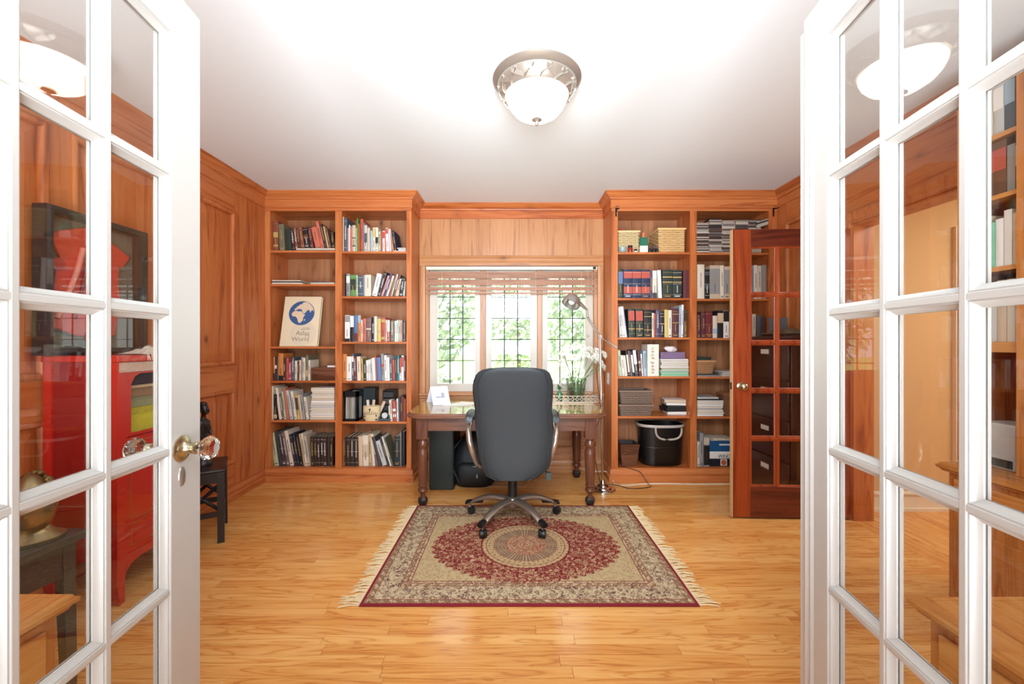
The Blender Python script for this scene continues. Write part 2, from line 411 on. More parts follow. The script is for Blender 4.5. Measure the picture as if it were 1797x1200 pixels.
# crown and base run round the room
path = [(XL, -.6), (XL, CA), (CX0, CA), (CX0, ZW), (CX1, ZW), (CX1, CA), (XR, CA), (XR, -.6)]
crown = [(0, 2.45), (.015, 2.451), (.015, 2.460), (.006, 2.466), (.006, 2.526), (.017, 2.529), (.019, 2.543), (.024, 2.546), (.034, 2.552), (.05, 2.566), (.058, 2.578), (.066, 2.582), (.066, 2.5895), (0, 2.5895)]
part('trim_7', MB().sweep(path, crown, segs=(1, 6)), pineX, kind='structure', smooth=35)
part('trim_8', MB().sweep(path, crown, segs=(0, 1)), pineY, kind='structure', smooth=35)
part('trim_9', MB().sweep(path, crown, segs=(6, 7)), pineY, kind='structure', smooth=35)
bp = [(0, 0), (.026, 0), (.026, .045), (.020, .052), (.010, .055), (.010, .062), (.016, .064), (.016, .094), (.008, .106), (0, .112)]
part('baseboard_left', MB().sweep(path[:3], bp, segs=(0, 1)), pineY, kind='structure', smooth=35)
part('trim_10', MB().sweep(path[:3] + [(CX0, ZW)], bp, segs=(1, 3)), pineX, kind='structure', smooth=35)
part('baseboard_right', MB().sweep([(CX1, ZW), (CX1, CA), (XR, CA), (XR, 2.957)], bp), pineX, kind='structure', smooth=35)
part('baseboard_back', MB().sweep([(CX0+.027, ZW), (CX1-.027, ZW)], bp), glarePineX, kind='structure', smooth=35)

# ------------------------------------------------------------------ window
YG = ZW+.07
def wx(px): return (px-898.5)*YG/720
def wz(py): return H-(py-602)*YG/720
win = thing('window_1', None, None, (0, YG, OZ0), kind='structure')
part('window_frame', MB().box(OX0, wx(755), ZW+.0, ZW+.12, OZ0, OZ1).box(wx(1040), OX1, ZW+.0, ZW+.12, OZ0, OZ1).box(wx(755), wx(1040), ZW+.03, ZW+.12, OZ1-.03, OZ1).box(wx(755), wx(1040), ZW+.02, ZW+.12, OZ0, OZ0+.012), glarePineZ, win)
for a, b in ((843.6, 852.5), (942.5, 951)):
    part('mullion', BX(wx(a), wx(b), ZW+.02, ZW+.12, OZ0+.012, OZ1-.03), glarePineZ, win, bevel=.003)
ZT = wz(484); ZB = wz(670)
for (a, b), (g0, g1) in (((755, 843.6), (767.5, 834.5)), ((852.5, 942.5), (862, 931.5)), ((951, 1040), (960, 1027))):
    A, B, G0, G1 = wx(a)+.001, wx(b)-.001, wx(g0), wx(g1); z0, z1 = OZ0+.013, OZ1-.031
    sash = part('sash', MB().box(A, G0, ZW+.04, ZW+.085, z0, z1).box(G1, B, ZW+.04, ZW+.085, z0, z1).box(G0, G1, ZW+.04, ZW+.085, z0, ZB-.016).box(G0, G1, ZW+.04, ZW+.085, ZT, z1), whitewin, win, bevel=.002)
    part('glazing_bead', MB().sweep([(G0, ZB-.016), (G0, ZT), (G1, ZT), (G1, ZB-.016)], [(0, -.02), (0, .005), (.008, -.005), (.008, -.02)], lambda u, v, h: (u, YG-h, v), True), mat((240, 240, 236), .3), sash)
    dx = (G1-G0)/3; dz = (ZT-ZB)/5
    cm = MB()
    for i in (1, 2): cm.box(G0+dx*i-.005, G0+dx*i+.005, YG-.004, YG+.004, ZB-.016, ZT)
    for j in range(1, 5): cm.box(G0, G1, YG-.005, YG+.005, ZB+dz*j-.004, ZB+dz*j+.004)
    part('lead_came', cm, lead, sash)
    for i in range(3):
        for j in range(5):
            part('pane', BX(G0+dx*i+.004, G0+dx*(i+1)-.004, YG-.001, YG+.001, ZB+dz*j+(.004 if j else -.016), ZB+dz*(j+1)-.004), glass, sash)

# ------------------------------------------------------------------ french doors
def french_door(name, loc, rotz, Wd, Hd, stile, rails, cols, rows, th, face, m_s, m_r, m_m, free_extra=None):
    """hinge at x=0, free edge at x=Wd, thickness centred on y=0"""
    d = thing(name, None, None, loc, rotz, kind='structure')
    bot, top = rails; h2 = th/2
    part('stile', BX(0, stile, -h2, h2, 0, Hd), m_s, d, False, bevel=.002); part('stile', BX(Wd-stile, Wd, -h2, h2, 0, Hd), m_s, d, False, bevel=.002)
    part('rail', BX(stile, Wd-stile, -h2, h2, 0, bot), m_r, d, False, bevel=.001); part('rail', BX(stile, Wd-stile, -h2, h2, Hd-top, Hd), m_r, d, False, bevel=.001)
    x0, x1, z0, z1 = stile, Wd-stile, bot, Hd-top
    dx, dz = (x1-x0)/cols, (z1-z0)/rows; c = .0065; hh = h2-.002
    prof = [(-c, hh), (c, hh), (c, -hh), (-c, -hh)]
    for i in range(1, cols): part('muntin', BX(x0+dx*i-c, x0+dx*i+c, -hh, hh, z0, z1), m_m, d, False, bevel=.0015)
    for j in range(1, rows): part('muntin', BX(x0, x1, -hh+.0004, hh-.0004, z0+dz*j-c, z0+dz*j+c), m_m, d, False, bevel=.0015)
    for i in range(cols):
        for j in range(rows):
            a, b = x0+dx*i+(c if i else 0), x0+dx*(i+1)-(c if i < cols-1 else 0)
            p, q = z0+dz*j+(c if j else 0), z0+dz*(j+1)-(c if j < rows-1 else 0)
            pn = part('pane', BX(a+.002, b-.002, -.0015, .0015, p+.002, q-.002), glass, d, False)
            mb = MB()
            for sg in (1, -1):
                mb.sweep([(a, p), (a, q), (b, q), (b, p)], [(0, .0016), (0, hh-.003), (.003, hh-.003), (.0045, hh-.007), (.008, .008), (.013, .0045), (.0135, .0016)], lambda u, v, h, sg=sg: (u, sg*h, v), True)
            part('glazing_bead', mb, m_m, pn, False, smooth=35)
    return d
HD = 2.14
# left leaf
dirL = Vector((-.109, 1)).normalized(); PLp = Vector((-.862, 1.037))
WL = .765; WR = .75; thL = .042
angL = math.atan2(dirL.y, dirL.x); nL = Vector((dirL.y, -dirL.x))   # towards the camera side (+x)
hingeL = PLp - dirL*(WL-.115) - nL*(thL/2)
dl = french_door('door_1', (hingeL.x, hingeL.y, .006), angL, WL, HD, .115, (.25, .12), 3, 5, thL, 1, white, white, white)
dirR = Vector((.134, 1)).normalized(); PRp = Vector((.807, 1.05))
angR = math.atan2(dirR.y, dirR.x); nR = Vector((-dirR.y, dirR.x))
hingeR = PRp - dirR*(WR-.106) - nR*(thL/2)
dr = french_door('door_2', (hingeR.x, hingeR.y, .006), angR, WR, HD, .106, (.25, .12), 3, 5, thL, 1, white, white, white)
part('astragal', MB().sweep([(WR, .0), (WR, HD-.04)], [(.002, 0), (-.03, 0), (-.05, 0), (-.05, .012), (-.04, .018), (-.03, .014), (-.02, .02), (-.008, .018), (.002, .02)][::1], lambda u, v, h: (u, h+.01 if False else h+.008, v)), white, dr, False, smooth=30)
part('door_edge_strip', BX(WR, WR+.035, -.012, .008, 0, HD-.04), white, dr, False)
def crystal_knob(d, x, z, sg):
    """local door frame; sg = which side"""
    M = Matrix.Translation((x, sg*.021, z)) @ Matrix.Rotation(-sg*PI/2, 4, 'X') @ Matrix.Diagonal((1, 1, .86, 1))
    k = part('knob', MB().lathe([(.0, 0), (.034, 0), (.034, .004), (.030, .007), (.024, .008), (.018, .012), (.013, .018), (.012, .03), (.015, .034), (.016, .045), (.012, .049), (0, .049)], M=M, n=24), brass, d, False, smooth=40)
    part('crystal_grip', MB().lathe([(.0, .045), (.014, .05), (.013, .056), (.024, .062), (.031, .073), (.031, .083), (.024, .095), (.013, .1), (0, .1)], M=M, n=12), crystalm, k, False)
    part('screw', MB().lathe([(0, .006), (.003, .0075), (0, .009)], c=(0, 0, 0), M=M @ Matrix.Translation((.0, .024, 0)), n=8), iron, k, False)
xk = WL-.077
crystal_knob(dl, xk, .958, -1); crystal_knob(dl, xk, .958, 1)
mk = Matrix.Translation((xk, -.021, .885)) @ Matrix.Rotation(PI/2, 4, 'X') @ Matrix.Diagonal((.6, 1.3, 1, 1))
part('keyhole_cover', MB().lathe([(0, 0), (.02, 0), (.019, .003), (.012, .005), (0, .006)], M=mk, n=20), silver, dl, False, smooth=40)
# stained door opened into the room off the right wall
d3 = french_door('door_3', (XR-.012, 2.885, .012), PI+math.radians(-2), .81, 2.03, .125, (.215, .12), 3, 5, .036, 1, darkdoor, darkdoorX, darkdoor)
part('edge_strip', BX(.81, .813, -.018, .018, 0, 2.03), mat((214, 176, 130), .5), d3, False, label='pale unpainted edge')
for sg in (1, -1):
    M = Matrix.Translation((.81-.055, sg*.018, .925)) @ Matrix.Rotation(-sg*PI/2, 4, 'X')
    part('door_knob', MB().lathe([(0, 0), (.03, 0), (.028, .005), (.012, .01), (.011, .03), (.02, .038), (.027, .05), (.024, .062), (.012, .068), (0, .069)], M=M, n=22), brass, d3, False, smooth=50)
part('latch', BX(.8131, .8145, -.01, .01, .9, .95), iron, d3, False)
# ------------------------------------------------------------------ bookcases
def pz(py, Y=ZC): return H-(py-602)*Y/720
def pxx(px, Y=ZC): return (px-898.5)*Y/720
def bookcase(label, x0, x1, bays, shelves, mV, mX):
    t = thing('bookcase', label, 'bookcase', ((x0+x1)/2, ZC, 0))
    yb = ZW-.002; top = 2.50; e = .0008
    edges = [x0] + [q for b in bays for q in b] + [x1]
    for i in range(0, len(edges), 2): part('stile', BX(edges[i]+e, edges[i+1]-e, ZC, ZC+.02, .115, 2.425), mV, t, bevel=.002)
    part('top_rail', BX(x0+e, x1-e, ZC, ZC+.02, 2.425, top), mX, t); part('bottom_rail', BX(x0+e, x1-e, ZC, ZC+.02, 0.001, .1145), mX, t)
    part('back_board', BX(x0+e, x1-e, yb-.015, yb, .0, top), pineB, t)
    part('side_panel', BX(x0+e, x0+.018, ZC+.0205, yb-.0155, 0.001, top), mV, t)
    part('side_panel', BX(x1-.018, x1-e, ZC+.0205, yb-.0155, 0.001, top), mV, t)
    for a, b in [(bays[0][0]-.012, bays[0][0]-.002), (bays[0][1]+.002, bays[1][0]-.002), (bays[1][1]+.002, bays[1][1]+.012)]:
        part('divider', BX(a, b, ZC+.0205, yb-.0155, .1, top), mV, t)
    for (a, b), zs in zip(bays, shelves):
        part('shelf', BX(a-.0015, b+.0015, ZC+.001, yb-.016, .1, pz(821)), mX, t)
        part('top_board', BX(a-.0015, b+.0015, ZC+.021, yb-.016, 2.43, 2.448), mX, t)
        for py in zs:
            z = pz(py); part('shelf', BX(a-.0015, b+.0015, ZC+.006, yb-.016, z-.0195, z), mX, t, bevel=.002)
    return t
BL = [(pxx(474), pxx(588)), (pxx(600), pxx(713))]
BR = [(pxx(1084.5), pxx(1211)), (pxx(1223), pxx(1349))]
SL = [[439, 498, 607.7, 668, 737.5], [440.6, 519.5, 599.5, 668.5, 740]]
SR = [[442, 522.7, 592, 660.5, 730.5], [443, 524, 593, 661, 731]]
caseL = bookcase('built-in pine bookcase left of the window, crammed with books', XL, CX0, BL, SL, pineZ, pineX)
caseR = bookcase('built-in pine bookcase right of the window, with baskets and tub', CX1, XR, BR, SR, pineZ, pineX)
for x, s_ in ((pxx(1081), 1), (pxx(1357), 1)):
    part('iron_bracket', MB().box(x-.006, x+.006, ZC-.006, ZC, pz(380), pz(364)).box(x-.006, x+.026*s_, ZC-.012, ZC, pz(367), pz(362)).tube([(x+.026, ZC-.006, pz(364.5)), (x+.045, ZC-.03, pz(366)), (x+.06, ZC-.05, pz(362))] if x > 2 else [(x, ZC-.012, pz(370)), (x, ZC-.03, pz(372)), (x, ZC-.034, pz(368))], .005), iron, caseR)

# ------------------------------------------------------------------ books
COL = dict(cream=(226, 212, 188), white=(238, 232, 224), tan=(196, 164, 116), brown=(112, 72, 46), dkbrown=(58, 40, 32), black=(28, 28, 30), grey=(150, 148, 144), ltgrey=(196, 194, 188),
 slate=(78, 88, 100), navy=(32, 42, 78), blue=(86, 118, 168), ltblue=(158, 184, 204), red=(196, 78, 60), dkred=(120, 36, 40), maroon=(96, 38, 44), orange=(222, 128, 50), salmon=(214, 104, 78),
 green=(84, 150, 66), dkgreen=(40, 54, 44), olive=(112, 108, 78), teal=(44, 128, 138), dkteal=(26, 46, 56), purple=(82, 64, 96), pink=(212, 150, 150), yellow=(214, 186, 96), gold=(200, 160, 84),
 palegreen=(184, 200, 160), lavender=(200, 192, 206), mauve=(124, 92, 92), peach=(222, 184, 146), charcoal=(64, 62, 66), crimson=(184, 54, 74), beige=(206, 184, 154), rust=(146, 70, 48), mint=(110, 200, 160))
COL = {k: tuple(int(v*.84 + (sum(c)/3)*.16) for v in c) for k, c in COL.items()}
CN = dict(dkbrown='dark brown', ltgrey='light grey', ltblue='light blue', dkred='dark red', dkgreen='dark green', dkteal='dark teal', palegreen='pale green', olive='olive green', navy='navy blue')
ORD = 'first second third fourth fifth sixth seventh eighth ninth tenth eleventh twelfth thirteenth fourteenth fifteenth sixteenth seventeenth eighteenth nineteenth twentieth'.split()
def ordn(i): return ORD[i] if i < 20 else ['twenty-first', 'twenty-second', 'twenty-third', 'twenty-fourth', 'twenty-fifth', 'twenty-sixth', 'twenty-seventh', 'twenty-eighth'][i-20]
def cm(c, r=.5): return mat(COL[c], r, name=c+' cover')
paper = mat((214, 202, 178), .9, name='book pages', noise=300); paperw = mat((232, 226, 214), .9, name='paper')
def book_mesh_cover(wd, h, d, x0=0):
    """two boards and a slightly rounded spine (the spine faces -y)"""
    b = min(.0028, wd*.16); mb = MB()
    mb.box(x0, x0+b, .003, d, 0, h).box(x0+wd-b, x0+wd, .003, d, 0, h)
    ring = lambda z: [(x0, .0045, z), (x0, .002, z), (x0+wd*.22, .0006, z), (x0+wd*.5, 0, z), (x0+wd*.78, .0006, z), (x0+wd, .002, z), (x0+wd, .0045, z)]
    mb.loft([ring(0), ring(h)]); return mb
def make_book(xl, yf, z, wd, h, lean, col, extra, label, group, depth, rnd, name='book'):
    a = math.atan2(abs(lean), h); s_ = 1 if lean > 0 else -1
    wd = wd*math.cos(a)-.0008; wd = max(wd, .004)
    h = h/math.cos(a) if a < .5 else h
    x0 = -wd if lean > 0 else 0
    ox = xl + (wd/math.cos(a) if lean > 0 else 0)
    t = solo(name, book_mesh_cover(wd, h, depth, x0), cm(col, rnd.uniform(.35, .7)) if False else cm(col), label, 'book', (ox, yf, z+.0006), (0, s_*a if lean else 0, 0), group)
    b = min(.0028, wd*.16)
    part('pages', BX(x0+b+.0002, x0+wd-b-.0002, .0046, depth-.004, .003, h-.004), paper, t, False)
    dark = sum(COL[col]) < 330
    if extra:
        for e in extra.split('/'):
            z0, z1, c = e.split(','); z0, z1 = float(z0), float(z1)
            part('spine_label', BX(x0+.0006, x0+wd-.0006, -.0006, .0008, h*z0, h*z1), cm(c), t, False)
    if wd > .012 and rnd.random() < .85:
        tm = MB(); ink = cm('white' if dark and rnd.random() < .5 else 'gold' if dark else rnd.choice(['black', 'navy', 'dkred', 'charcoal', 'charcoal']))
        z0 = h*rnd.uniform(.3, .4); z1 = h*rnd.uniform(.7, .88); q = z0; tw = min(wd*.3, .006)
        if extra and ',navy' not in extra: z0 = h*.2; z1 = h*.45; q = z0
        while q < z1:
            ln = rnd.uniform(.002, .005)
            tm.box(x0+wd/2-tw*rnd.uniform(.4, .7), x0+wd/2+tw*rnd.uniform(.4, .7), -.0011, -.0001, q, q+ln); q += ln+.0018
        if rnd.random() < .6: tm.box(x0+wd*.22, x0+wd*.78, -.0011, .0, h*.06, h*.085)
        if wd > .02 and dark:
            for q in (.12, .5, .9): tm.box(x0+.001, x0+wd-.001, -.0011, .0006, h*q, h*q+.0016)
        part('title_print', tm, ink, t, False)
    return t
def row(data, base_py, where, group, yf=ZC+.028, depth=.19, lift=0.0, start=0, total_left=True):
    """data: 'x0 x1 ytop lean colour [bands]' in photograph pixels at the front of the row"""
    rnd = random.Random(len(data)*7+int(base_py)); k = yf/720; z = pz(base_py) if base_py < 815 else pz(821)
    for i, ent in enumerate(data.strip().split(';')):
        f = ent.split()
        if not f: continue
        x0, x1, yt, ln = map(float, f[:4]); col = f[4]; ex = f[5] if len(f) > 5 else None; up = float(f[6]) if len(f) > 6 else 0
        if ex == '-': ex = None
        X0 = (x0-898.5)*k; wd = (x1-x0)*k; h = H-(yt-602)*k - z - up
        size = 'slim' if wd < .017 else 'thick' if wd > .038 else 'medium'
        tall = 'tall' if h > .265 else 'short' if h < .19 else ''
        if ex: c2 = ex.split(',')[2].split('/')[0]; nm = f'{CN.get(col, col)} book with {CN.get(c2, c2)} label'
        else: nm = f'{CN.get(col, col)} book'
        tilt = ' leaning left' if ln <= -3 else ' leaning right' if ln >= 3 else ''
        label = ' '.join(f'{size} {tall} {nm}{tilt}, {ordn(i+start)} from left, {where}'.split())
        if len(label.replace('-', ' ').split()) > 16: label = ' '.join(f'{size} {nm}, {ordn(i+start)} from left, {where}'.split())
        if len(label.replace('-', ' ').split()) > 16: label = ' '.join(f'{nm}, {ordn(i+start)} from left, {where}'.split())
        d = depth*rnd.uniform(.86, 1.06) if h > .16 else depth*.8
        d = min(d, ZW-.02-yf-.004)
        make_book(X0, yf+rnd.uniform(0, .006), z+up, wd, h, ln*k, col, ex, label, group, d, rnd)
G = 'books on the built-in shelves'
row('479.7 488.3 387.3 -.5 rust .15,.2,gold/.45,.62,gold;490 500 393 -2.5 olive;501 511.7 402.4 -2.7 dkgreen;512.8 517.8 401.7 -4 dkbrown;518.3 522.8 399.7 -4 rust - .012;523.2 527.3 400.4 -4 dkbrown - .025;528 534 397.6 -5.2 rust - .028;535 542.7 399.7 -4.7 black .45,.65,brown .028;544 550.2 398 -5 maroon - .028;553 562.5 399.3 -8 salmon - .028;563.2 568.7 389 -10.5 salmon - .028;569.3 573.6 394 -9.2 dkbrown - .028;574.3 577.2 397.6 -8 tan - .028;577.7 581 401 -7 brown - .028;582 587.4 406 -3 black - .028',
    439, 'top shelf, left bay, left bookcase', 'old books on the top left shelf')
row('600.8 602.8 380 0 cream;603.2 608.8 382 0 slate;609.3 611.4 399.7 0 pink;612 614.2 394.8 0 white;614.5 617.5 400 0 salmon;617.9 623.6 394.8 0 beige .2,.24,charcoal/.5,.54,charcoal;624 625.8 400 0 palegreen;626 627.9 383 0 green;628.5 630.2 392 0 orange;632 636.8 384 0 red;637.1 638.7 390 0 grey;639.2 644 395 0 ltgrey .35,.7,slate;644.3 649 399.7 0 beige;649.5 653.4 404.5 0 ltblue;653.7 658.2 399 0 cream .6,.95,yellow;658.8 663.5 399 0 cream .35,.6,dkbrown;664 667.6 406 0 palegreen;668 671 404.5 0 red;671.3 674.9 405 0 white .65,.95,red;675.4 677.8 403 -1 salmon;678.2 682.6 400 -2 white .75,.98,red;683 687 402 -2.2 lavender;688 691.3 401 -5.5 orange;692 696.2 405 -5 navy',
    440.6, 'top shelf, right bay, left bookcase', 'books on the top right shelf of the left bookcase')
row('602.6 604.4 480 0 brown;607.7 614 480.5 0 grey .6,.9,white;614.5 624 482 0 green .3,.8,dkgreen;624.2 627.6 483 0 palegreen;628 637.4 483.4 0 slate;637.8 639.2 483 0 ltblue;639.6 650.6 482 0 cream;652 660.8 481 9 white;662 667 477.6 12 dkbrown;667.8 671.8 484 12 pink;672.4 676.4 480.5 12 purple;676.8 680.5 484 11.5 cream;681 684.6 483 11.5 rust;685 687.8 481 11 ltgrey;688.2 692.2 482 11 brown;692.6 698.6 490 8.5 peach;699 706.5 487.5 5 dkteal;707 709.6 493 2 cream',
    519.5, 'second shelf, right bay, left bookcase', 'books on the second right shelf of the left bookcase')
row('604.7 613.5 553 0 white .0,.12,black/.74,.98,grey;614 620.7 553.8 0 black .56,.99,white;621 627.5 553 0 blue .03,.32,dkred;627.8 633 553 0 orange .72,.99,ltblue;633.4 636 561 0 cream;636.3 641.8 559 0 salmon;642.4 651.4 557.7 0 mauve .5,.56,cream;652.2 656 557 0 black;656.4 661.3 555 0 cream;661.7 668 559 0 yellow .4,.48,tan;668.6 676 557 0 red .08,.2,gold/.8,.92,gold;676.3 679 561 0 cream;679.4 683.8 560 0 crimson .45,.95,white;684.7 691 562 0 olive;692 695.2 563 0 white;695.7 699 561.6 0 white;699.5 702.7 561.6 0 palegreen;703 705.8 562 0 pink;706.3 711.5 563 0 charcoal',
    599.5, 'third shelf, right bay, left bookcase', 'books on the third right shelf of the left bookcase')
row('601.2 608 621.4 0 orange;608.3 617 625.7 0 white;617.3 620.7 620.5 -.3 slate .7,.9,white;621.1 625.6 625.7 -1.5 dkred;626.6 633 625.7 -1 cream;633.7 637.6 629 -1.5 gold;638.4 642.3 631 -1 dkbrown;642.7 646 632 -.8 white;646.4 650 631 -1 white;650.3 653.6 630 -1.3 ltgrey;654.2 659 628 -1.8 white;659.4 661.2 624 -2 salmon;661.6 668.6 627.5 -1.8 blue;669.3 674.3 621 -1.8 grey .5,.62,red;675 679.6 623.4 -1.2 white;680 683.9 627 -1.2 white;684.3 688.2 631 -1.2 slate;688.7 692.8 631 -1.4 red;693.1 696.5 624.6 -1 charcoal;697 700.7 624 -.5 teal;701 704 628 0 red .0,.35,white;704.3 708.4 624 0 white .55,.95,red;708.9 711.6 624 0 maroon',
    668.5, 'fourth shelf, right bay, left bookcase', 'books on the fourth right shelf of the left bookcase')
row('479 481.9 626.4 0 orange .0,.3,black;482.2 485.6 626 0 black .5,.64,white;485.9 488 625 0 mauve;488.5 496.7 620 0 orange .0,.18,black;497.4 500.2 628 0 dkbrown;501 505.4 628 0 red;505.9 510.9 635 0 crimson;511.6 516 627 0 slate;516.6 520.9 633 0 cream;521.2 524 634 0 dkbrown;524.4 528 632 0 peach;528.3 531 626.4 0 grey;531.3 535.3 628 0 cream;535.8 540.4 623.5 0 olive .15,.4,tan;540.8 544 632 0 cream',
    668, 'fourth shelf, left bay, left bookcase', 'books on the fourth left shelf of the left bookcase')
row('472.9 476.6 682 0 grey;476.9 479.2 677.6 0 cream;480.5 486 692 -.5 black .05,.2,peach;489 493.8 681 -7 cream;494.5 497.8 691 -5.5 mauve;498.4 502 687 -5.5 palegreen;503 506.8 682 -7 salmon;508.5 513.7 685.6 -8 ltgrey;516.5 521 687 -7.5 cream;521.5 526 694 -5 yellow .4,.9,charcoal;526.8 530.4 693 -5.5 peach;531 535.5 692 -5.5 grey;537 541.5 697 -5.3 cream',
    737.5, 'fifth shelf, left bay, left bookcase', 'books on the fifth left shelf of the left bookcase')
row('473.6 477 765 -.2 dkgreen;481.6 489.4 760 -8.5 palegreen;490 495 757 -9 charcoal;495.5 503 757.5 -9 charcoal;503.6 508.2 758 -10 mauve;509 515.2 756.5 -11 cream;516.6 521 763 -10 dkbrown;521.6 525.8 762 -9.5 navy;526.5 531.5 763 -9 black;532.5 535.2 762 -9 tan;535.6 539.4 761.5 -9 cream;540 544 766 -8 beige;545.4 550.6 766.6 -1.6 dkbrown;551 556.2 766.6 -1.4 dkbrown;556.7 562 766.6 -1.2 dkbrown;562.4 567.6 766.6 -1 dkbrown;568 573 766.6 -.8 dkbrown;573.4 578.2 766.6 -.5 dkbrown;578.6 583.6 766.6 -.2 dkbrown',
    820, 'bottom shelf, left bay, left bookcase', 'books on the bottom left shelf of the left bookcase', yf=ZC+.05, depth=.2)
row('601 606.4 767 0 dkbrown;606.8 613.6 767 0 dkbrown;614.4 620.8 767 0 dkbrown;621.3 628.8 767 0 dkbrown;629.6 636.4 765.7 -1 peach;637 647 764 -1.5 cream .3,.7,beige;647.8 652.6 761.6 -2.5 tan;653.2 658 762 -3.5 cream;659.6 663.6 766.6 -9 mauve;664 669.4 767.5 -12 charcoal;671 679.4 775 -13 ltgrey;680.6 684 766.6 -14.5 charcoal;684.5 686.8 766.6 -15 white;687.4 690.2 770 -14.5 olive;691.4 701.6 766 0 dkteal;702.2 704 758 0 grey;704.6 710 758 0 black',
    820, 'bottom shelf, right bay, left bookcase', 'books on the bottom right shelf of the left bookcase', yf=ZC+.05, depth=.2)
row('682 684.2 712.7 -.8 cream;684.8 688.8 702 -2.5 cream;690 695.7 704.5 -2 red .2,.35,white/.5,.62,white;696.3 699 700 -1 white;699.5 701.7 698.7 -.6 slate;702.1 705.8 694.6 0 maroon;706.2 708.6 696 0 brown;709 711.4 700 0 red',
    740, 'fifth shelf, right bay, left bookcase', 'small books on the fifth right shelf of the left bookcase', depth=.12)
# right bookcase
law = '.7,.93,red/.17,.4,red'
row(f'1085.2 1093.8 472 0 dkgreen .5,.9,blue;1094.6 1109.8 473 0 navy {law};1110.2 1125.6 473 0 navy {law};1126 1141 473 0 navy {law};1141.5 1145 475 0 purple;1145.4 1152.8 474.6 0 cream .0,.2,charcoal/.72,.98,white;1156 1162.4 474 -2.2 white;1162.9 1180.7 473 0 dkgreen .72,.76,gold/.55,.58,gold;1181.3 1197 473.5 0 dkgreen .72,.76,gold/.55,.58,gold;1199.4 1210.2 474 0 maroon',
    522.7, 'second shelf, left bay, right bookcase', 'law books on the second shelf', depth=.2)
row('1087.8 1092.6 539 -2.8 ltgrey;1093.2 1096.8 538 -5.5 white;1097.4 1100.6 538 -6.5 white;1101.2 1103 541 -7.4 navy;1103.8 1115 541.7 -1.6 dkgreen .58,.92,red/.28,.31,gold;1116.5 1129.3 542 -1 dkgreen .58,.92,red/.28,.31,gold;1130.2 1144 543.4 0 black .74,.76,gold/.26,.28,gold;1144.5 1147.8 549 0 cream;1148.2 1151 550 0 red;1151.4 1158 543 0 purple;1158.4 1166 545.8 0 black .5,.53,gold/.78,.8,gold;1166.4 1172.7 543.4 0 yellow;1173 1179.3 544 0 cream;1179.7 1191.4 541.7 0 maroon .8,.82,gold/.5,.52,gold;1192 1195.4 537.6 1 ltblue;1195.8 1199.4 534.7 1 white;1200.6 1206.4 543 0 brown .6,.98,dkbrown',
    592, 'third shelf, left bay, right bookcase', 'books on the third shelf of the right bookcase', depth=.2)
row('1085.8 1087 615.8 -1 white;1087.8 1092.4 614.6 -3.8 palegreen;1093 1096.6 623.6 -3.5 white;1097.2 1101.8 624 -4 cream;1103.2 1106.4 615.8 -5 black .15,.85,white;1107 1110.4 615.8 -5 mauve;1111 1114.8 616.4 -5 black .15,.85,white;1115.8 1121.4 614 -5.5 charcoal .45,.98,white;1122.4 1126.2 616 -3.4 maroon .2,.3,beige/.5,.6,beige;1127 1129.6 621 -2.6 white;1130.2 1135.4 615.8 -1.6 ltblue',
    660.5, 'fourth shelf, left bay, right bookcase', 'books on the fourth shelf of the right bookcase')
row('1224 1236.6 464 0 cream;1237.2 1245.6 472.6 0 black .35,.5,slate/.8,.88,slate;1246 1264 465.5 0 beige .15,.9,grey;1264.4 1271 465.5 0 cream;1271.4 1281 467.6 0 beige .15,.9,grey;1281.5 1287 466.5 0 cream;1287.5 1298 466 0 white;1298.5 1308 466 0 grey;1308.5 1320 468 0 black;1323.6 1330 465 0 white;1330.5 1337 466 0 cream;1337.5 1345.4 465 0 grey',
    524, 'second shelf, right bay, right bookcase', 'binders on the second shelf of the right bookcase', depth=.24)
row('1224.2 1230 551.4 0 maroon;1230.6 1239 547 0 maroon;1239.4 1250.7 546 0 dkred .12,.14,gold;1251.2 1259 554 0 cream .2,.42,ltblue;1259.4 1269.8 544.7 0 black .55,.9,peach;1270.3 1280 545 0 white .6,.99,black;1280.5 1283.6 547 0 pink;1284 1292 548 0 cream;1292.5 1303 546 0 navy;1303.5 1312 549 0 red;1313 1320 548 0 grey;1320.4 1327 551 0 cream;1328 1336 553 0 slate;1336.5 1345 556 0 charcoal',
    593, 'third shelf, right bay, right bookcase', 'books on the third right shelf of the right bookcase')
row('1224 1228.3 775 0 cream;1228.8 1234.6 760 0 grey;1235.2 1245.2 766 0 grey .05,.7,black/.74,.95,beige',
    820, 'bottom shelf, right bay, right bookcase', 'binders on the bottom right shelf', yf=ZC+.04, depth=.24)
# lettering readable on three larger spines
def spine_text(s, px, py, Y, size, c, rot=-PI/2, name_part=None):
    M = Matrix.Translation(W(px, py, Y)) @ Matrix.Rotation(PI/2, 4, 'X') @ Matrix.Rotation(rot, 4, 'Z')
    return M
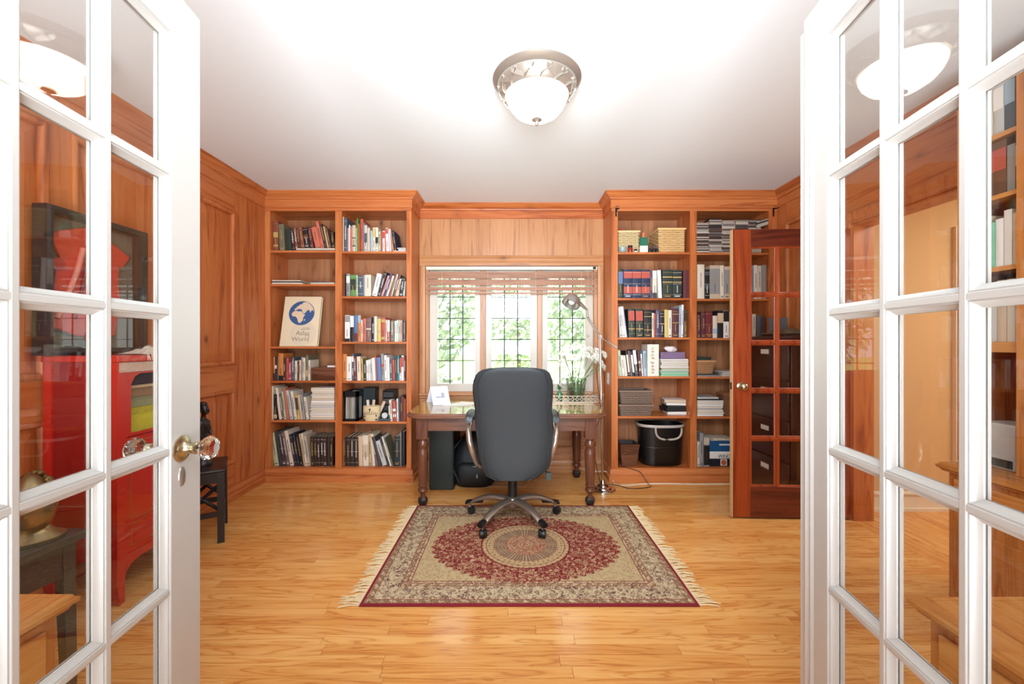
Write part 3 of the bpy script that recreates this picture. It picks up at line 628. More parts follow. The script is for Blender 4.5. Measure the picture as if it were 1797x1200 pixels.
# flat things: magazines, papers, notebooks
def slab_stack(n_name, items, z, where, group, cat, nouns, Y=ZC+.02):
    """items: list of (x0px, x1px, thickness, colour, depth, yaw)"""
    k = Y/720; zz = z
    for i, (a, b, th, col, d, yaw) in enumerate(items):
        X0, X1 = (a-898.5)*k, (b-898.5)*k; cx = (X0+X1)/2
        mb = MB(); hw = (X1-X0)/2; th = max(th, .0025)
        mb.loft([[(-hw, 0, 0), (hw, 0, 0), (hw, d, 0), (-hw, d, 0)], [(-hw, 0, th-.0006), (hw, 0, th-.0006), (hw, d, th-.0006), (-hw, d, th-.0006)]])
        pos = ordn(i)+' from bottom' if n_name != 'x' else ''
        t = solo(n_name, mb, cm(col, .6), f'{CN.get(col, col)} {nouns}, {pos}, {where}', cat, (cx, Y, zz+.0004), (0, 0, math.radians(yaw)), group)
        if th > .004:
            part('cover', BX(-hw-.001, hw+.001, -.001, d+.001, th-.0014, th-.0004), cm('white' if col in ('cream', 'beige') else col), t, False)
            part('cover', BX(-hw-.001, hw+.001, -.001, d+.001, .0, .0014), cm('brown' if col in ('cream', 'beige') else 'charcoal' if col in ('white', 'ltgrey') else col), t, False)  # on pale items the dark underside paints the shaded gap between layers
        zz += th + .0004
    return zz
rnd = random.Random(3)
slab_stack('magazine', [(519, 587.5, .008, 'grey', .2, 0), (520.5, 587.5, .013, 'cream', .2, 0)], pz(439), 'under leaning old books, top left shelf', 'magazines under the old books', 'magazine', 'flat magazine')
slab_stack('magazine', [(690.5, 712, .008, 'white', .18, 0), (699, 712, .014, 'ltgrey', .17, 0), (697, 712, .012, 'ltgrey', .17, 2)], pz(440.6), 'right end of top shelf, left bookcase', 'flat papers on top shelf', 'magazine', 'flat booklet')
slab_stack('magazine', [(477.5, 531, .012, 'cream', .24, 1), (478, 528, .006, 'grey', .22, -1), (478, 520, .006, 'black', .2, 0), (478, 527, .010, 'cream', .22, 1)], pz(498), 'left pile, second shelf, left bookcase', 'left magazine pile', 'magazine', 'flat magazine')
slab_stack('magazine', [(545, 587, .01, 'cream', .24, -1), (545, 586, .008, 'grey', .2, 1), (546, 572, .006, 'charcoal', .2, 0)], pz(498), 'right pile, second shelf, left bookcase', 'right magazine pile', 'magazine', 'flat magazine')
its = []
for i in range(17):
    its.append((544+rnd.uniform(-.5, 2.5)+(2.2 if 8 < i else 0), 587-rnd.uniform(0, .8), rnd.choice([.013, .017, .02, .021, .012]), rnd.choice(['cream', 'beige', 'cream', 'ltgrey', 'beige', 'cream', 'white']), .2, rnd.uniform(-.8, .8)))
tot = sum(i[2] for i in its); sc = .283/tot
its = [(a, b, t_*sc, c, d, y) for a, b, t_, c, d, y in its]
slab_stack('magazine', its, pz(737.5), 'tall pile, fifth shelf, left bookcase', 'tall magazine pile', 'magazine', 'magazine')
its = []
for i in range(14):
    col = ['palegreen', 'mint', 'palegreen', 'mint', 'ltgrey', 'palegreen', 'beige', 'white', 'cream', 'white', 'cream', 'white', 'cream', 'white'][i]
    its.append((1158+rnd.uniform(0, 3.5), 1209-rnd.uniform(0, 1.5), [.009, .014, .012][i % 3], col, .24, rnd.uniform(-.6, .6)))
tot = sum(i[2]+.0004 for i in its); its = [(a, b, t_*.155/tot, c, d, y) for a, b, t_, c, d, y in its]
ztis = slab_stack('paper_folder', its, pz(660.5), 'paper pile, fourth shelf, right bookcase', 'paper pile on the fourth shelf', 'folder', 'paper folder')
zz = slab_stack('notebook', [(1172, 1204, .028, 'white', .16, -4), (1170, 1205, .036, 'black', .17, 3), (1172, 1202, .02, 'black', .16, -2), (1170, 1203, .022, 'white', .15, -6), (1167, 1203, .03, 'beige', .17, -9)], pz(730.5), 'notebook stack, fifth shelf, right bookcase', 'notebook stack', 'notebook', 'notebook', Y=ZC+.08)
its = [(1224, 1270+rnd.uniform(-3, 3), rnd.choice([.012, .018, .022]), rnd.choice(['ltgrey', 'white', 'cream', 'grey']), .22, rnd.uniform(-1, 1)) for i in range(8)] + [(1224, 1268, .012, 'black', .2, 0), (1224, 1261, .016, 'ltgrey', .2, 0)]
slab_stack('paper_folder', its, pz(731), 'pile on fifth shelf, right bay, right bookcase', 'folder pile right bay', 'folder', 'folder')
slab_stack('magazine', [(1224, 1264, .012, 'grey', .22, 0), (1224, 1262, .01, 'charcoal', .22, 0)], pz(661), 'under wicker basket, fourth shelf, right bookcase', 'flat books under small basket', 'magazine', 'flat book')
slab_stack('magazine', [(1266, 1300, .02, 'ltgrey', .2, 3), (1268, 1300, .015, 'cream', .2, -3), (1267, 1300, .012, 'ltgrey', .2, 5)], pz(661), 'beside small basket, fourth shelf, right bookcase', 'papers beside small basket', 'magazine', 'loose magazine')
# compact discs: stacks on the top right shelf
cdm = [mat(c, .25, name='disc case') for c in ((58, 52, 52), (196, 190, 182), (96, 78, 70), (150, 140, 132), (40, 36, 40), (210, 196, 176), (120, 96, 84))]
cd_mesh = MB().box(0, .117, 0, .13, 0, .0096)
cdmes = [mesh_of('disc_case', cd_mesh, m) for m in cdm]
insm = mesh_of('spine_slip', BX(.004, .113, -.0006, .0004, .002, .0076), mat((205, 196, 184), .5)); insd = mesh_of('spine_slip', BX(.004, .113, -.0006, .0004, .002, .0076), mat((50, 42, 44), .5))
ORDS = ['leftmost', 'second', 'middle', 'fourth', 'fifth']
def ordn30(i): return ordn(i) if i < 28 else ['twenty-ninth', 'thirtieth', 'thirty-first', 'thirty-second'][i-28]
def disc(loc, rot, label, group):
    o = bpy.data.objects.new('disc_case', rnd.choice(cdmes)); C.objects.link(o); o.location = loc; o.rotation_euler = rot; tag(o, label, 'disc case', group)
    q = bpy.data.objects.new('spine_slip', rnd.choice([insm, insd, insd])); C.objects.link(q); q.parent = o
for ci, (xa, yt) in enumerate([(1224.3, 389), (1244.2, 382.7), (1267.2, 385.5), (1291, 385), (1314.2, 384)]):
    z = pz(443); zt = pz(yt, ZC+.03); i = 0
    wd = .117 if ci != 0 and ci != 4 else .1
    while z + .0103 < zt:
        r = rnd.uniform(-.002, .002)
        disc(((xa-898.5)*(ZC+.03)/720 + r - (.0 if ci else .006) if ci else pxx(1223.8)+.001, ZC+.025+rnd.uniform(0, .006)+(.002*ci), z+.0003), (0, 0, 0), f'plastic disc case, {ordn30(i)} from the bottom of the {ORDS[ci]} stack on top shelf', f'disc cases in the {ORDS[ci]} stack')
        z += .0104 if ci % 2 else .0106; i += 1
# ------------------------------------------------------------------ things on the shelves
# atlas
Ya = ZC+.02
at = thing('atlas', 'large cream atlas with blue globe cover, leaning upright on third shelf', 'book', (pxx(518), Ya+.03, pz(607.7)), rot=(math.radians(-13), 0, math.radians(2)))
aw, ah = .168, .476
part('cover', MB().box(-aw, aw, 0, .004, 0, ah).box(-aw, aw, .03, .034, 0, ah).box(-aw, -aw+.004, .0041, .0299, 0, ah), mat((232, 214, 180), .5), at, False, bevel=.001)
part('pages', BX(-aw+.005, aw-.006, .0042, .0298, .004, ah-.004), paper, at, False)
gl = part('globe_print', MB().lathe([(0, 0), (.116, 0), (.116, .0015), (0, .0015)], M=Matrix.Translation((.0, 0, .315)) @ Matrix.Rotation(PI/2, 4, 'X'), n=48), mat((58, 92, 140), .45), at, False)
def gp(x, y): return ((x-440)/215*.116, (605-y)/215*.116)
land = mat((224, 202, 172), .5)
africa = [(275, 610), (300, 580), (340, 560), (380, 575), (430, 570), (455, 600), (475, 625), (505, 630), (480, 670), (470, 700), (475, 730), (450, 760), (425, 782), (400, 770), (385, 735), (375, 700), (355, 680), (340, 665), (300, 665), (278, 645)]
europe = [(310, 555), (320, 525), (350, 510), (345, 490), (370, 480), (400, 450), (430, 445), (450, 415), (490, 405), (530, 415), (575, 450), (610, 490), (635, 540), (640, 585), (620, 545), (600, 560), (585, 600), (570, 560), (540, 545), (515, 575), (500, 600), (475, 615), (445, 575), (440, 545), (400, 530), (370, 535), (340, 550)]
for pl in (africa, europe, [(490, 720), (510, 705), (505, 740), (488, 745)]):
    part('land_print', MB().poly([(gp(x, y)[0], -.0017, .315+gp(x, y)[1]) for x, y in pl], (0, -.0006, 0)), land, gl, False)
part('circle_print', MB().lathe([(0, 0), (.116, 0), (.116, .0006), (0, .0006)], M=Matrix.Translation((.03, 0, .12)) @ Matrix.Rotation(PI/2, 4, 'X'), n=40), mat((222, 208, 180), .5), at, False)
Mt = lambda x, z: Matrix.Translation((x, -.0012, z)) @ Matrix.Rotation(PI/2, 4, 'X')
inkg = mat((150, 132, 110), .6)
for s_, sz, z_ in (('NATIONAL', .014, .172), ('GEOGRAPHIC', .014, .158), ('Atlas', .062, .122), ('of the', .016, .098), ('World', .058, .066)):
    text_part(s_, sz, Mt(.092, z_), inkg, at, world=False, align='RIGHT')
# wooden box and a little white book on it
bx = thing('wooden_box', 'dark wooden lidded box at right end of fourth shelf, left bookcase', 'box', (pxx(565), ZC+.13, pz(668)))
part('body', BX(-.106, .112, -.11, .11, .0006, .085), walnutX, bx, False, bevel=.002); part('lid', BX(-.108, .1125, -.112, .112, .087, .118), walnutX, bx, False, bevel=.002)
solo('booklet', BX(-.045, .045, -.06, .06, 0, .014), cm('white'), 'small white booklet lying on the dark wooden box', 'book', (pxx(578), ZC+.12, pz(668)+.1185))
# magazine file, desk organiser, basket on fifth shelf right bay of left case
mfx0, mfx1 = pxx(600.5), pxx(625); z0 = pz(740)
mf = thing('magazine_file', 'black open magazine rack with papers, left end of fifth shelf', 'rack', ((mfx0+mfx1)/2, ZC+.02, z0))
a = (mfx1-mfx0)/2
part('frame', MB().box(-a, -a+.012, 0, .01, .001, .27).box(a-.012, a, 0, .01, .001, .27).box(-a, a, 0, .01, .001, .022).box(-a, a, 0, .01, .22, .27).box(-a, -a+.004, .01, .22, .001, .27).box(-a, a, .22, .226, .001, .27).box(-a, a, .01, .22, .001, .006)
     .box(a-.004, a, .01, .05, .001, .27).box(a-.004, a, .18, .22, .001, .25).box(a-.004, a, .01, .22, .22, .27).box(a-.004, a, .01, .22, .001, .02), blackp, mf, False)
for i in range(7):
    q = -a+.018+i*.0125
    part('paper_sheet', MB().loft([[(q, .014, .008), (q+.002, .014, .008), (q+.002, .2, .008), (q, .2, .008)], [(q-.006*math.sin(i), .014, .12), (q+.002-.006*math.sin(i), .014, .12), (q+.002, .2, .12), (q, .2, .12)], [(q+.004, .014, .24), (q+.006, .014, .24), (q+.006, .2, .26), (q+.004, .2, .26)]]), cm(['white', 'cream', 'ltgrey', 'beige'][i % 4]), mf, False)
solo('storage_box', BX(-.055, .055, 0, .12, 0, .285), mat((22, 40, 42), .5), 'dark green box behind the black magazine rack, fifth shelf', 'box', (pxx(636), ZC+.17, z0+.0005), bevel=.002)
og = thing('drawer_organizer', 'small black drawer organizer beside patterned basket, fifth shelf', 'organizer', (pxx(674), ZC+.14, z0))
part('case', MB().box(-.058, .05, .0, .14, .0006, .008).box(-.058, -.052, 0, .14, .008, .26).box(.044, .05, 0, .14, .008, .26).box(-.058, .05, .0, .14, .26, .266).box(-.058, .05, .134, .14, .008, .26), mat((38, 40, 42), .4), og, False)
for i in range(4):
    part('drawer', BX(-.05, .042, -.004, .12, .012+i*.062, .012+i*.062+.054), mat((72, 60, 56) if i % 2 == 0 else (44, 46, 48), .5), og, False, bevel=.003)
bk = thing('patterned_basket', 'small cream woven basket with dark pattern holding papers, fifth shelf', 'basket', (pxx(648.5), ZC+.06, z0))
rr = [(.055, .0006), (.066, .02), (.070, .08), (.069, .135), (.064, .135), (.062, .02), (.0, .01)]
part('weave', MB().lathe(rr, M=Matrix.Diagonal((1.12, .75, 1, 1)), n=28, cap=True), mat((222, 200, 156), .8, noise=220), bk, False, smooth=50)
pm = MB()
for k_ in range(9):
    th = PI*1.5 + (k_-4)*.2; r_ = .0715
    for zz_ in ((.1, .122) if k_ == 4 else (.062+.01*abs(k_-4)*.6, .085)) if False else ((.06, .10-.006*abs(k_-4)),):
        c_, s_ = math.cos(th)*r_*1.12, math.sin(th)*r_*.75
        pm.box(c_-.0018, c_+.0018, s_-.0012, s_+.003, zz_[0], zz_[1])
for dx_, dz_, w_, h_ in ((0, .112, .018, .006), (0, .105, .008, .016), (-.05, .045, .014, .014), (.05, .05, .012, .012), (-.055, .016, .02, .008), (.052, .016, .016, .01)):
    pm.box(dx_-w_/2, dx_+w_/2, -.058+abs(dx_)*.35, -.046+abs(dx_)*.35, dz_-h_/2, dz_+h_/2)
part('dark_pattern', pm, mat((60, 44, 48), .8), bk, False)
for i, (dx_, an) in enumerate(((-.02, 4), (.0, -6), (.035, -24))):
    part('card', MB().box(-.012, .012, -.012+i*.012, -.01+i*.012, .06, .19, Matrix.Translation((dx_, 0, 0)) @ Matrix.Rotation(math.radians(-an), 4, 'Y')), cm(['cream', 'peach', 'beige'][i]), bk, False)
td = MB().loft([[(-.055, -.02, .0), (.06, -.02, .0), (.06, .035, 0), (-.055, .035, 0)], [(-.05, -.018, .03), (-.01, -.018, .03), (-.01, .033, .03), (-.05, .033, .03)]])
t_ = solo('tape_dispenser', MB().box(-.06, .062, -.02, .035, 0, .02).box(.03, .062, -.018, .033, .02, .055).box(-.06, -.045, -.018, .033, .02, .04), mat((70, 84, 90), .35), 'grey plastic tape dispenser in front of drawer organizer', 'dispenser', (pxx(673.5), ZC+.05, z0+.0005), bevel=.004)
part('tape_roll', MB().lathe([(.012, -.01), (.026, -.01), (.026, .01), (.012, .01)], M=Matrix.Translation((-.008, .008, .047)) @ Matrix.Rotation(PI/2, 4, 'X'), n=24), mat((206, 212, 206), .2), t_, False)

def wicker(name, label, cat, loc, w0, w1, d0, d1, h, m, rows, nn=44, lid=None, rim=True, rotz=0):
    """open tapered basket: bottom w0 x d0, top w1 x d1 (half sizes); woven rows of strands over upright stakes"""
    t = thing(name, label, cat, loc, rotz)
    mb = MB(); th = .005
    def rect(a, b, z): return [(-a, -b, z), (a, -b, z), (a, b, z), (-a, b, z)]
    mb.loft([rect(w0, d0, .001), rect(w1, d1, h), rect(w1-th, d1-th, h), rect(w0-th, d0-th, .006)], cap=True)
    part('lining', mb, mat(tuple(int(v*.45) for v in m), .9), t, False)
    sm = mat(m, .7, noise=60)
    wv = MB(); per = []
    for j in range(rows):
        z = h*(j+.5)/rows; f = z/h; a, b = w0+(w1-w0)*f, d0+(d1-d0)*f; L = 2*(a+b)*2
        pts = []
        for i in range(nn):
            q = i/nn*L; o = .0042 if (i//2 + j) % 2 else .001
            if q < 2*a: p = (-a+q, -b-o)
            elif q < 2*a+2*b: p = (a+o, -b+q-2*a)
            elif q < 4*a+2*b: p = (a-(q-2*a-2*b), b+o)
            else: p = (-a-o, b-(q-4*a-2*b))
            pts.append(p)
        hh = h/rows*.42; rings = []
        for p in pts:
            n_ = Vector((p[0], p[1], 0)).normalized()*.0022
            rings.append([(p[0]-n_.x, p[1]-n_.y, z-hh), (p[0]+n_.x, p[1]+n_.y, z-hh*.4), (p[0]+n_.x, p[1]+n_.y, z+hh*.4), (p[0]-n_.x, p[1]-n_.y, z+hh)])
        rings.append(rings[0]); wv.loft(rings, cap=False)
    part('woven_strands', wv, sm, t, False, kind='stuff')
    if rim:
        part('rim', MB().sweep([(-w1, -d1), (-w1, d1), (w1, d1), (w1, -d1)], [(-.006, h-.008), (.007, h-.008), (.009, h+.004), (0, h+.009), (-.008, h+.004)], closed=True), mat(tuple(min(255, int(v*1.08)) for v in m), .7, noise=80), t, False, smooth=40)
    return t
honey = (226, 184, 124)
zt = pz(442)
wicker('wicker_basket', 'honey wicker box basket at left end of top shelf, right bookcase', 'basket', (pxx(1106), ZC+.14, zt), .092, .096, .1, .1, .196, (214, 190, 140), 12)
wicker('wicker_basket', 'large honey wicker basket at right end of top shelf, right bookcase', 'basket', (pxx(1182.5), ZC+.16, zt), .118, .122, .11, .112, .222, honey, 13)
solo('red_bow', MB().sphere((0, 0, .012), (.03, .02, .012)).sphere((.02, 0, .02), (.016, .02, .01)).sphere((-.02, .01, .022), (.016, .018, .01)), mat((214, 48, 40), .5), 'red bow ornament on top of left wicker basket', 'ornament', (pxx(1094), ZC+.12, zt+.206), smooth=60)
# small jars
j = solo('jar', MB().lathe([(0, 0), (.022, 0), (.024, .006), (.024, .038), (.02, .044), (0, .044)], n=20), mat((150, 40, 30), .2), 'small red jar with black lid before left wicker basket', 'jar', (pxx(1107.5), ZC+.03, zt+.0005), smooth=40)
part('lid', MB().lathe([(0, .044), (.021, .044), (.021, .062), (0, .062)], n=20), blackp, j, False, smooth=40)
j = solo('jar', MB().lathe([(0, 0), (.012, 0), (.013, .014), (0, .016)], n=16), mat((226, 220, 206), .3), 'tiny white jar with dark lid right of red jar', 'jar', (pxx(1117), ZC+.028, zt+.0005), smooth=40)
part('lid', MB().lathe([(0, .016), (.015, .016), (.014, .03), (0, .031)], n=16), blackp, j, False, smooth=40)
j = solo('glass_bowl', MB().lathe([(0, 0), (.02, 0), (.034, .02), (.036, .05), (.033, .05), (.03, .022), (.0, .008)], n=24), mat((150, 170, 166), .12), 'grey green glass bowl at left edge of top shelf', 'bowl', (pxx(1094.5), ZC+.04, zt+.0005), smooth=50)
part('contents', MB().sphere((0, 0, .042), (.03, .03, .016)), mat((188, 196, 190), .6), j, False, smooth=60)
j = solo('cosmetic_bottle', MB().loft([[(-a, -b, z), (a, -b, z), (a, b, z), (-a, b, z)] for a, b, z in ((.036, .02, 0), (.036, .022, .05), (.034, .02, .075))]), mat((226, 222, 208), .3), 'white and green squat bottle with peach cap, between wicker baskets', 'bottle', (pxx(1131.5), ZC+.04, zt+.0005), bevel=.003)
part('green_sleeve', MB().loft([[(-a, -b, z), (a, -b, z), (a, b, z), (-a, b, z)] for a, b, z in ((.0365, .0222, .06), (.034, .02, .12), (.026, .016, .138))]), mat((40, 110, 84), .35), j, False)
part('cap', MB().lathe([(0, .138), (.013, .138), (.012, .182), (0, .184)], n=16), mat((206, 120, 88), .4), j, False)
for i, (px_, wd_, h_) in enumerate(((1143, .013, .046), (1150, .014, .05), (1155.5, .012, .044))):
    j = solo('dropper_bottle', MB().lathe([(0, 0), (wd_, 0), (wd_, h_*.6), (wd_*.5, h_*.75), (wd_*.5, h_*.8), (0, h_*.8)], n=16), mat((24, 32, 38), .15), ['little black bottle just right of the white and green bottle', 'little black bottle in the middle of three on top shelf', 'little black bottle nearest the large wicker basket'][i], 'bottle', (pxx(px_), ZC+.03, zt+.0005), group='little black bottles on the top shelf', smooth=40)
    part('cap', MB().lathe([(0, h_*.8), (wd_*.6, h_*.8), (wd_*.55, h_*1.1), (0, h_*1.1)], n=14), cm('slate'), j, False)
solo('keepsake_box', BX(-.04, .04, -.04, .04, 0, .1), walnutX, 'dark wooden keepsake box behind the little black bottles', 'box', (pxx(1146.5), ZC+.15, zt+.0005), bevel=.003)
# boxed game, tissue box
gz = pz(660.5)
gb = solo('game_box', BX(pxx(1136.6, ZC+.02), pxx(1156.6, ZC+.02), ZC+.025, ZC+.2, gz+.0006, gz+.288), mat((236, 228, 212), .5), 'white boxed game with upright multicoloured lettering, fourth shelf', 'box', (pxx(1146.6), ZC+.1, gz), world=True, bevel=.001)
cols = [(70, 100, 90), (90, 50, 44), (140, 48, 60), (60, 60, 66), (150, 150, 160), (120, 70, 50), (90, 150, 120), (130, 50, 40), (150, 110, 70)]
zz_ = gz+.022
for ch, c_ in zip('aped pken', cols):
    if ch != ' ':
        text_part(ch, .045, Matrix.Translation((pxx(1145, ZC+.02), ZC+.0242, zz_+.012)) @ Matrix.Rotation(PI/2, 4, 'X') @ Matrix.Rotation(PI/2, 4, 'Z'), mat(c_, .5), gb, extrude=.0004)
    zz_ += .0285 if ch != ' ' else .018
tb = solo('tissue_box', BX(-.112, .112, -.055, .055, 0, .062), mat((128, 104, 134), .5, noise=30), 'purple flowered tissue box on the paper pile', 'tissue box', (pxx(1186), ZC+.12, ztis+.001), bevel=.002)
tsm = MB(); rings = []
for i in range(7):
    f = i/6; r_ = .018+.03*math.sin(f*2.2); rings.append([(r_*math.cos(q)*(1+.35*math.sin(3*q+i)), .6*r_*math.sin(q)*(1+.3*math.cos(4*q)), .05+f*.062) for q in [2*PI*k_/16 for k_ in range(16)]])
part('tissue', tsm.loft(rings), mat((236, 224, 222), .8), tb, False, smooth=80)
# dark wicker trays, planter, tub
dz = pz(730.5)
dk = (128, 106, 92)
wicker('rattan_tray', 'lower of two stacked grey brown rattan baskets, fifth shelf', 'basket', (pxx(1117), ZC+.12, dz), .132, .15, .1, .11, .098, dk, 6, 60)
wicker('rattan_tray', 'upper of two stacked grey brown rattan baskets, fifth shelf', 'basket', (pxx(1117), ZC+.12, dz+.109), .13, .148, .1, .11, .115, dk, 7, 60)
bz = pz(821)
pl = solo('wooden_planter', MB().loft([[(-a, -a, z), (a, -a, z), (a, a, z), (-a, a, z)] for a, z in ((.065, 0), (.088, .2), (.08, .2), (.07, .15))]), walnutX, 'tapered square brown planter on bottom shelf beside black tub', 'planter', (pxx(1107.5), ZC+.12, bz+.0006), bevel=.002)
part('liner', MB().loft([[(-a, -a, z), (a, -a, z), (a, a, z), (-a, a, z)] for a, z in ((.075, .16), (.08, .206), (.074, .206), (.06, .17))]), blackp, pl, False)
tubx, tuby = 1.382, ZC+.16
tb = thing('storage_tub', 'large black plastic tub with silver rim handle, bottom shelf', 'tub', (tubx, tuby, bz))
def oval(a, b, z, n=40, e=2.6): return [(a*math.copysign(abs(math.cos(q))**(2/e), math.cos(q)), b*math.copysign(abs(math.sin(q))**(2/e), math.sin(q)), z) for q in [2*PI*i/n for i in range(n)]]
part('body', MB().loft([oval(.176, .115, .0008), oval(.186, .125, .012), oval(.205, .138, .36), oval(.208, .14, .372), oval(.2, .132, .37), oval(.18, .12, .02)], cap=True), blackp, tb, False, smooth=40)
part('ridge', MB().loft([oval(.1945, .1305, .168), oval(.1965, .1325, .17), oval(.1965, .1325, .173), oval(.195, .131, .175)], cap=False), blackp, tb, False, smooth=40)
part('rim', MB().loft([oval(.205, .138, .352), oval(.214, .146, .354), oval(.216, .148, .372), oval(.212, .144, .378), oval(.204, .136, .374)], cap=False), mat((178, 168, 158), .35, name='silver grey plastic'), tb, False, smooth=50)
hp = []
for i in range(17):
    q = -PI*i/16; e = 3
    hx = .118*math.copysign(abs(math.cos(q))**(2/e), math.cos(q)) + .03; hz = .355-.105*abs(math.sin(q))**(2/e)
    hp.append((hx, -.143+.00, hz))
part('handle', MB().tube(hp, .0095, 8), mat((178, 168, 158), .35, name='silver grey plastic'), tb, False, smooth=50)
# boxed tea carton right bottom bay, loose papers, small basket
cx_ = pxx(1268, ZC+.05)
wb_ = thing('carton', 'blue and white carton lettered in black, bottom shelf behind stained door', 'box', (cx_, ZC+.05, bz))
part('blue_top', BX(-.116, .12, 0, .2, .135, .235), mat((34, 84, 132), .4), wb_, False); part('white_band', BX(-.116, .12, 0, .2, .07, .1349), cm('white'), wb_, False)
part('black_base', BX(-.116, .12, 0, .2, .0006, .0699), mat((28, 34, 44), .4), wb_, False); part('badge', BX(-.02, .04, -.0012, 0, .006, .064), cm('cream'), wb_, False)
part('badge_ring', MB().lathe([(.018, 0), (.024, 0), (.024, .001), (.018, .001)], M=Matrix.Translation((.01, -.0012, .035)) @ Matrix.Rotation(PI/2, 4, 'X'), n=24), mat((190, 90, 60), .5), wb_, False)
part('lid_label', BX(-.03, .12, -.0012, 0, .19, .203), cm('white'), wb_, False)
text_part('WINDSOR', .046, Matrix.Translation((.052, -.0008, .09)) @ Matrix.Rotation(PI/2, 4, 'X') @ Matrix.Diagonal((.85, 1, 1, 1)), cm('black'), wb_, world=False)
solo('paper_sheaf', MB().box(-.11, .12, -.01, .19, 0, .006).box(-.06, .12, -.02, .14, .0065, .012, Matrix.Rotation(.12, 4, 'Z')).box(-.1, .02, .0, .15, .0125, .016, Matrix.Rotation(-.2, 4, 'Z')), cm('cream'), 'loose papers on top of the blue and white carton', 'papers', (cx_, ZC+.05, bz+.2356))
wicker('wicker_basket', 'small tan wicker basket on flat books, fourth shelf right bay', 'basket', (pxx(1241), ZC+.1, pz(661)+.0235), .068, .088, .06, .07, .115, (190, 140, 96), 9, 36)
solo('book', BX(-.07, .07, -.05, .06, 0, .026), cm('dkgreen'), 'dark green book lying across the small tan basket', 'book', (pxx(1239), ZC+.1, pz(661)+.0235+.125), bevel=.001)
wicker('wicker_basket', 'brown round wicker basket half hidden by the stained door edge', 'basket', (pxx(1291), ZC+.14, pz(731)), .07, .068, .06, .06, .19, (150, 96, 66), 12, 36)
for i, (px_, a_) in enumerate(((1334, 8),)):
    for k_ in range(5):
        disc((pxx(1331), ZC+.03, pz(443)+.225+k_*.0115), (0, math.radians(-16), math.radians(-14)), f'plastic disc case, {ordn(k_)} from bottom of the tilted pile, right end of top shelf', 'tilted disc cases')
# outlet plates on the inner side of the right bookcase
sp = thing('switch_plate', 'white double switch plate on inner side of right bookcase', 'switch plate', (CX1, 3.80, .94))
part('plate', BX(CX1-.005, CX1-.0002, 3.762, 3.838, .86, .965), white, sp, bevel=.001); part('toggle', BX(CX1-.008, CX1-.005, 3.79, 3.81, .92, .95), white, sp); part('toggle', BX(CX1-.008, CX1-.005, 3.79, 3.81, .875, .905), white, sp)
# ------------------------------------------------------------------ bookcase on the right wall and low cabinets by the doors
def nosing(e): return [(0, 0), (e*.6, 0), (e, .008), (e, .02), (e*.75, .026), (e*.7, .034), (0, .034)]
def counter_cab(name, label, x0, x1, y0, y1, h, side, mv=honeyZ, my=honeyY):
    """side: +1 front faces +x, -1 front faces -x; ogee edged top overhanging"""
    t = thing(name, label, 'cabinet', ((x0+x1)/2, (y0+y1)/2, 0))
    xf = x1 if side > 0 else x0; ov = .032
    fx0, fx1 = (x0, x1-ov) if side > 0 else (x0+ov, x1)
    part('body', BX(fx0, fx1, y0, y1-ov, .0, h-.04), mv, t, bevel=.002)
    path = [(x0, y0), (x0, y1), (x1, y1), (x1, y0)]
    z0 = h-.04
    if side > 0: pth = [(x0, y1-ov), (x1-ov, y1-ov), (x1-ov, y0)][::-1]
    else: pth = [(x1, y1-ov), (x0+ov, y1-ov), (x0+ov, y0)][::-1]
    sg = 1 if side > 0 else -1
    part('top', MB().box(x0+(0 if side > 0 else ov), x1-(ov if side > 0 else 0), y0, y1-ov, z0+.0005, h), my, t)
    part('top_moulding', MB().sweep(pth, [(sg*.001, z0), (sg*.016, z0), (sg*.020, z0+.008), (sg*.030, z0+.014), (sg*.032, z0+.026), (sg*.024, z0+.030), (sg*.022, z0+.036), (sg*.016, h), (sg*.001, h)]), my, t, smooth=45)
    X = fx1 if side > 0 else fx0
    n = max(1, round((y1-ov-y0)/.45)); L = (y1-ov-y0)/n
    for i in range(n):
        a, b = y0+L*i+.03, y0+L*(i+1)-.03
        lo, hi = sorted((X, X+side*.012))
        part('drawer_front', BX(lo, hi, a, b, h-.19, h-.065), my, t, bevel=.004)
        dd = part('door', BX(lo, hi, a, b, .1, h-.21), mv, t, bevel=.004)
        part('door_panel', BX(*sorted((X+side*.0121, X+side*.018)), a+.06, b-.06, .16, h-.27), mv, dd, bevel=.005)
    return t
counter_cab('base_cabinet', 'honey pine base cabinet of the bookcase on the right wall', 2.01, XR-.004, .85, 1.95, .682, -1)
counter_cab('low_cabinet', 'low honey pine cabinet right of the entrance, seen through door glass', 1.057, 1.98, .35, 1.1, .57, -1)
counter_cab('low_cabinet', 'low honey pine cabinet left of the entrance, ogee edged top', -1.9, -1.156, .35, 1.1, .577, 1)
sc_ = thing('bookcase', 'pine bookcase on the right wall seen through right door glass', 'bookcase', (2.25, 1.4, .683))
sx = 2.13
part('side_panel', BX(sx, XR-.001, 1.93, 1.948, .684, 2.45), pineZ, sc_); part('divider', BX(sx, XR-.001, 1.685, 1.705, .684, 2.45), pineZ, sc_); part('side_panel', BX(sx, XR-.001, .85, .87, .684, 2.45), pineZ, sc_)
part('back_board', BX(XR-.012, XR-.001, .871, 1.929, .684, 2.45), pineB, sc_)
part('stile', BX(sx-.016, sx, 1.675, 1.72, .684, 2.45), honeyZ, sc_); part('stile', BX(sx-.016, sx, 1.915, 1.948, .684, 2.45), honeyZ, sc_)
part('top_rail', BX(sx-.016, sx, .85, 1.948, 2.4, 2.45), pineY, sc_); part('top_board', BX(sx, XR-.012, .87, 1.93, 2.43, 2.45), pineY, sc_)
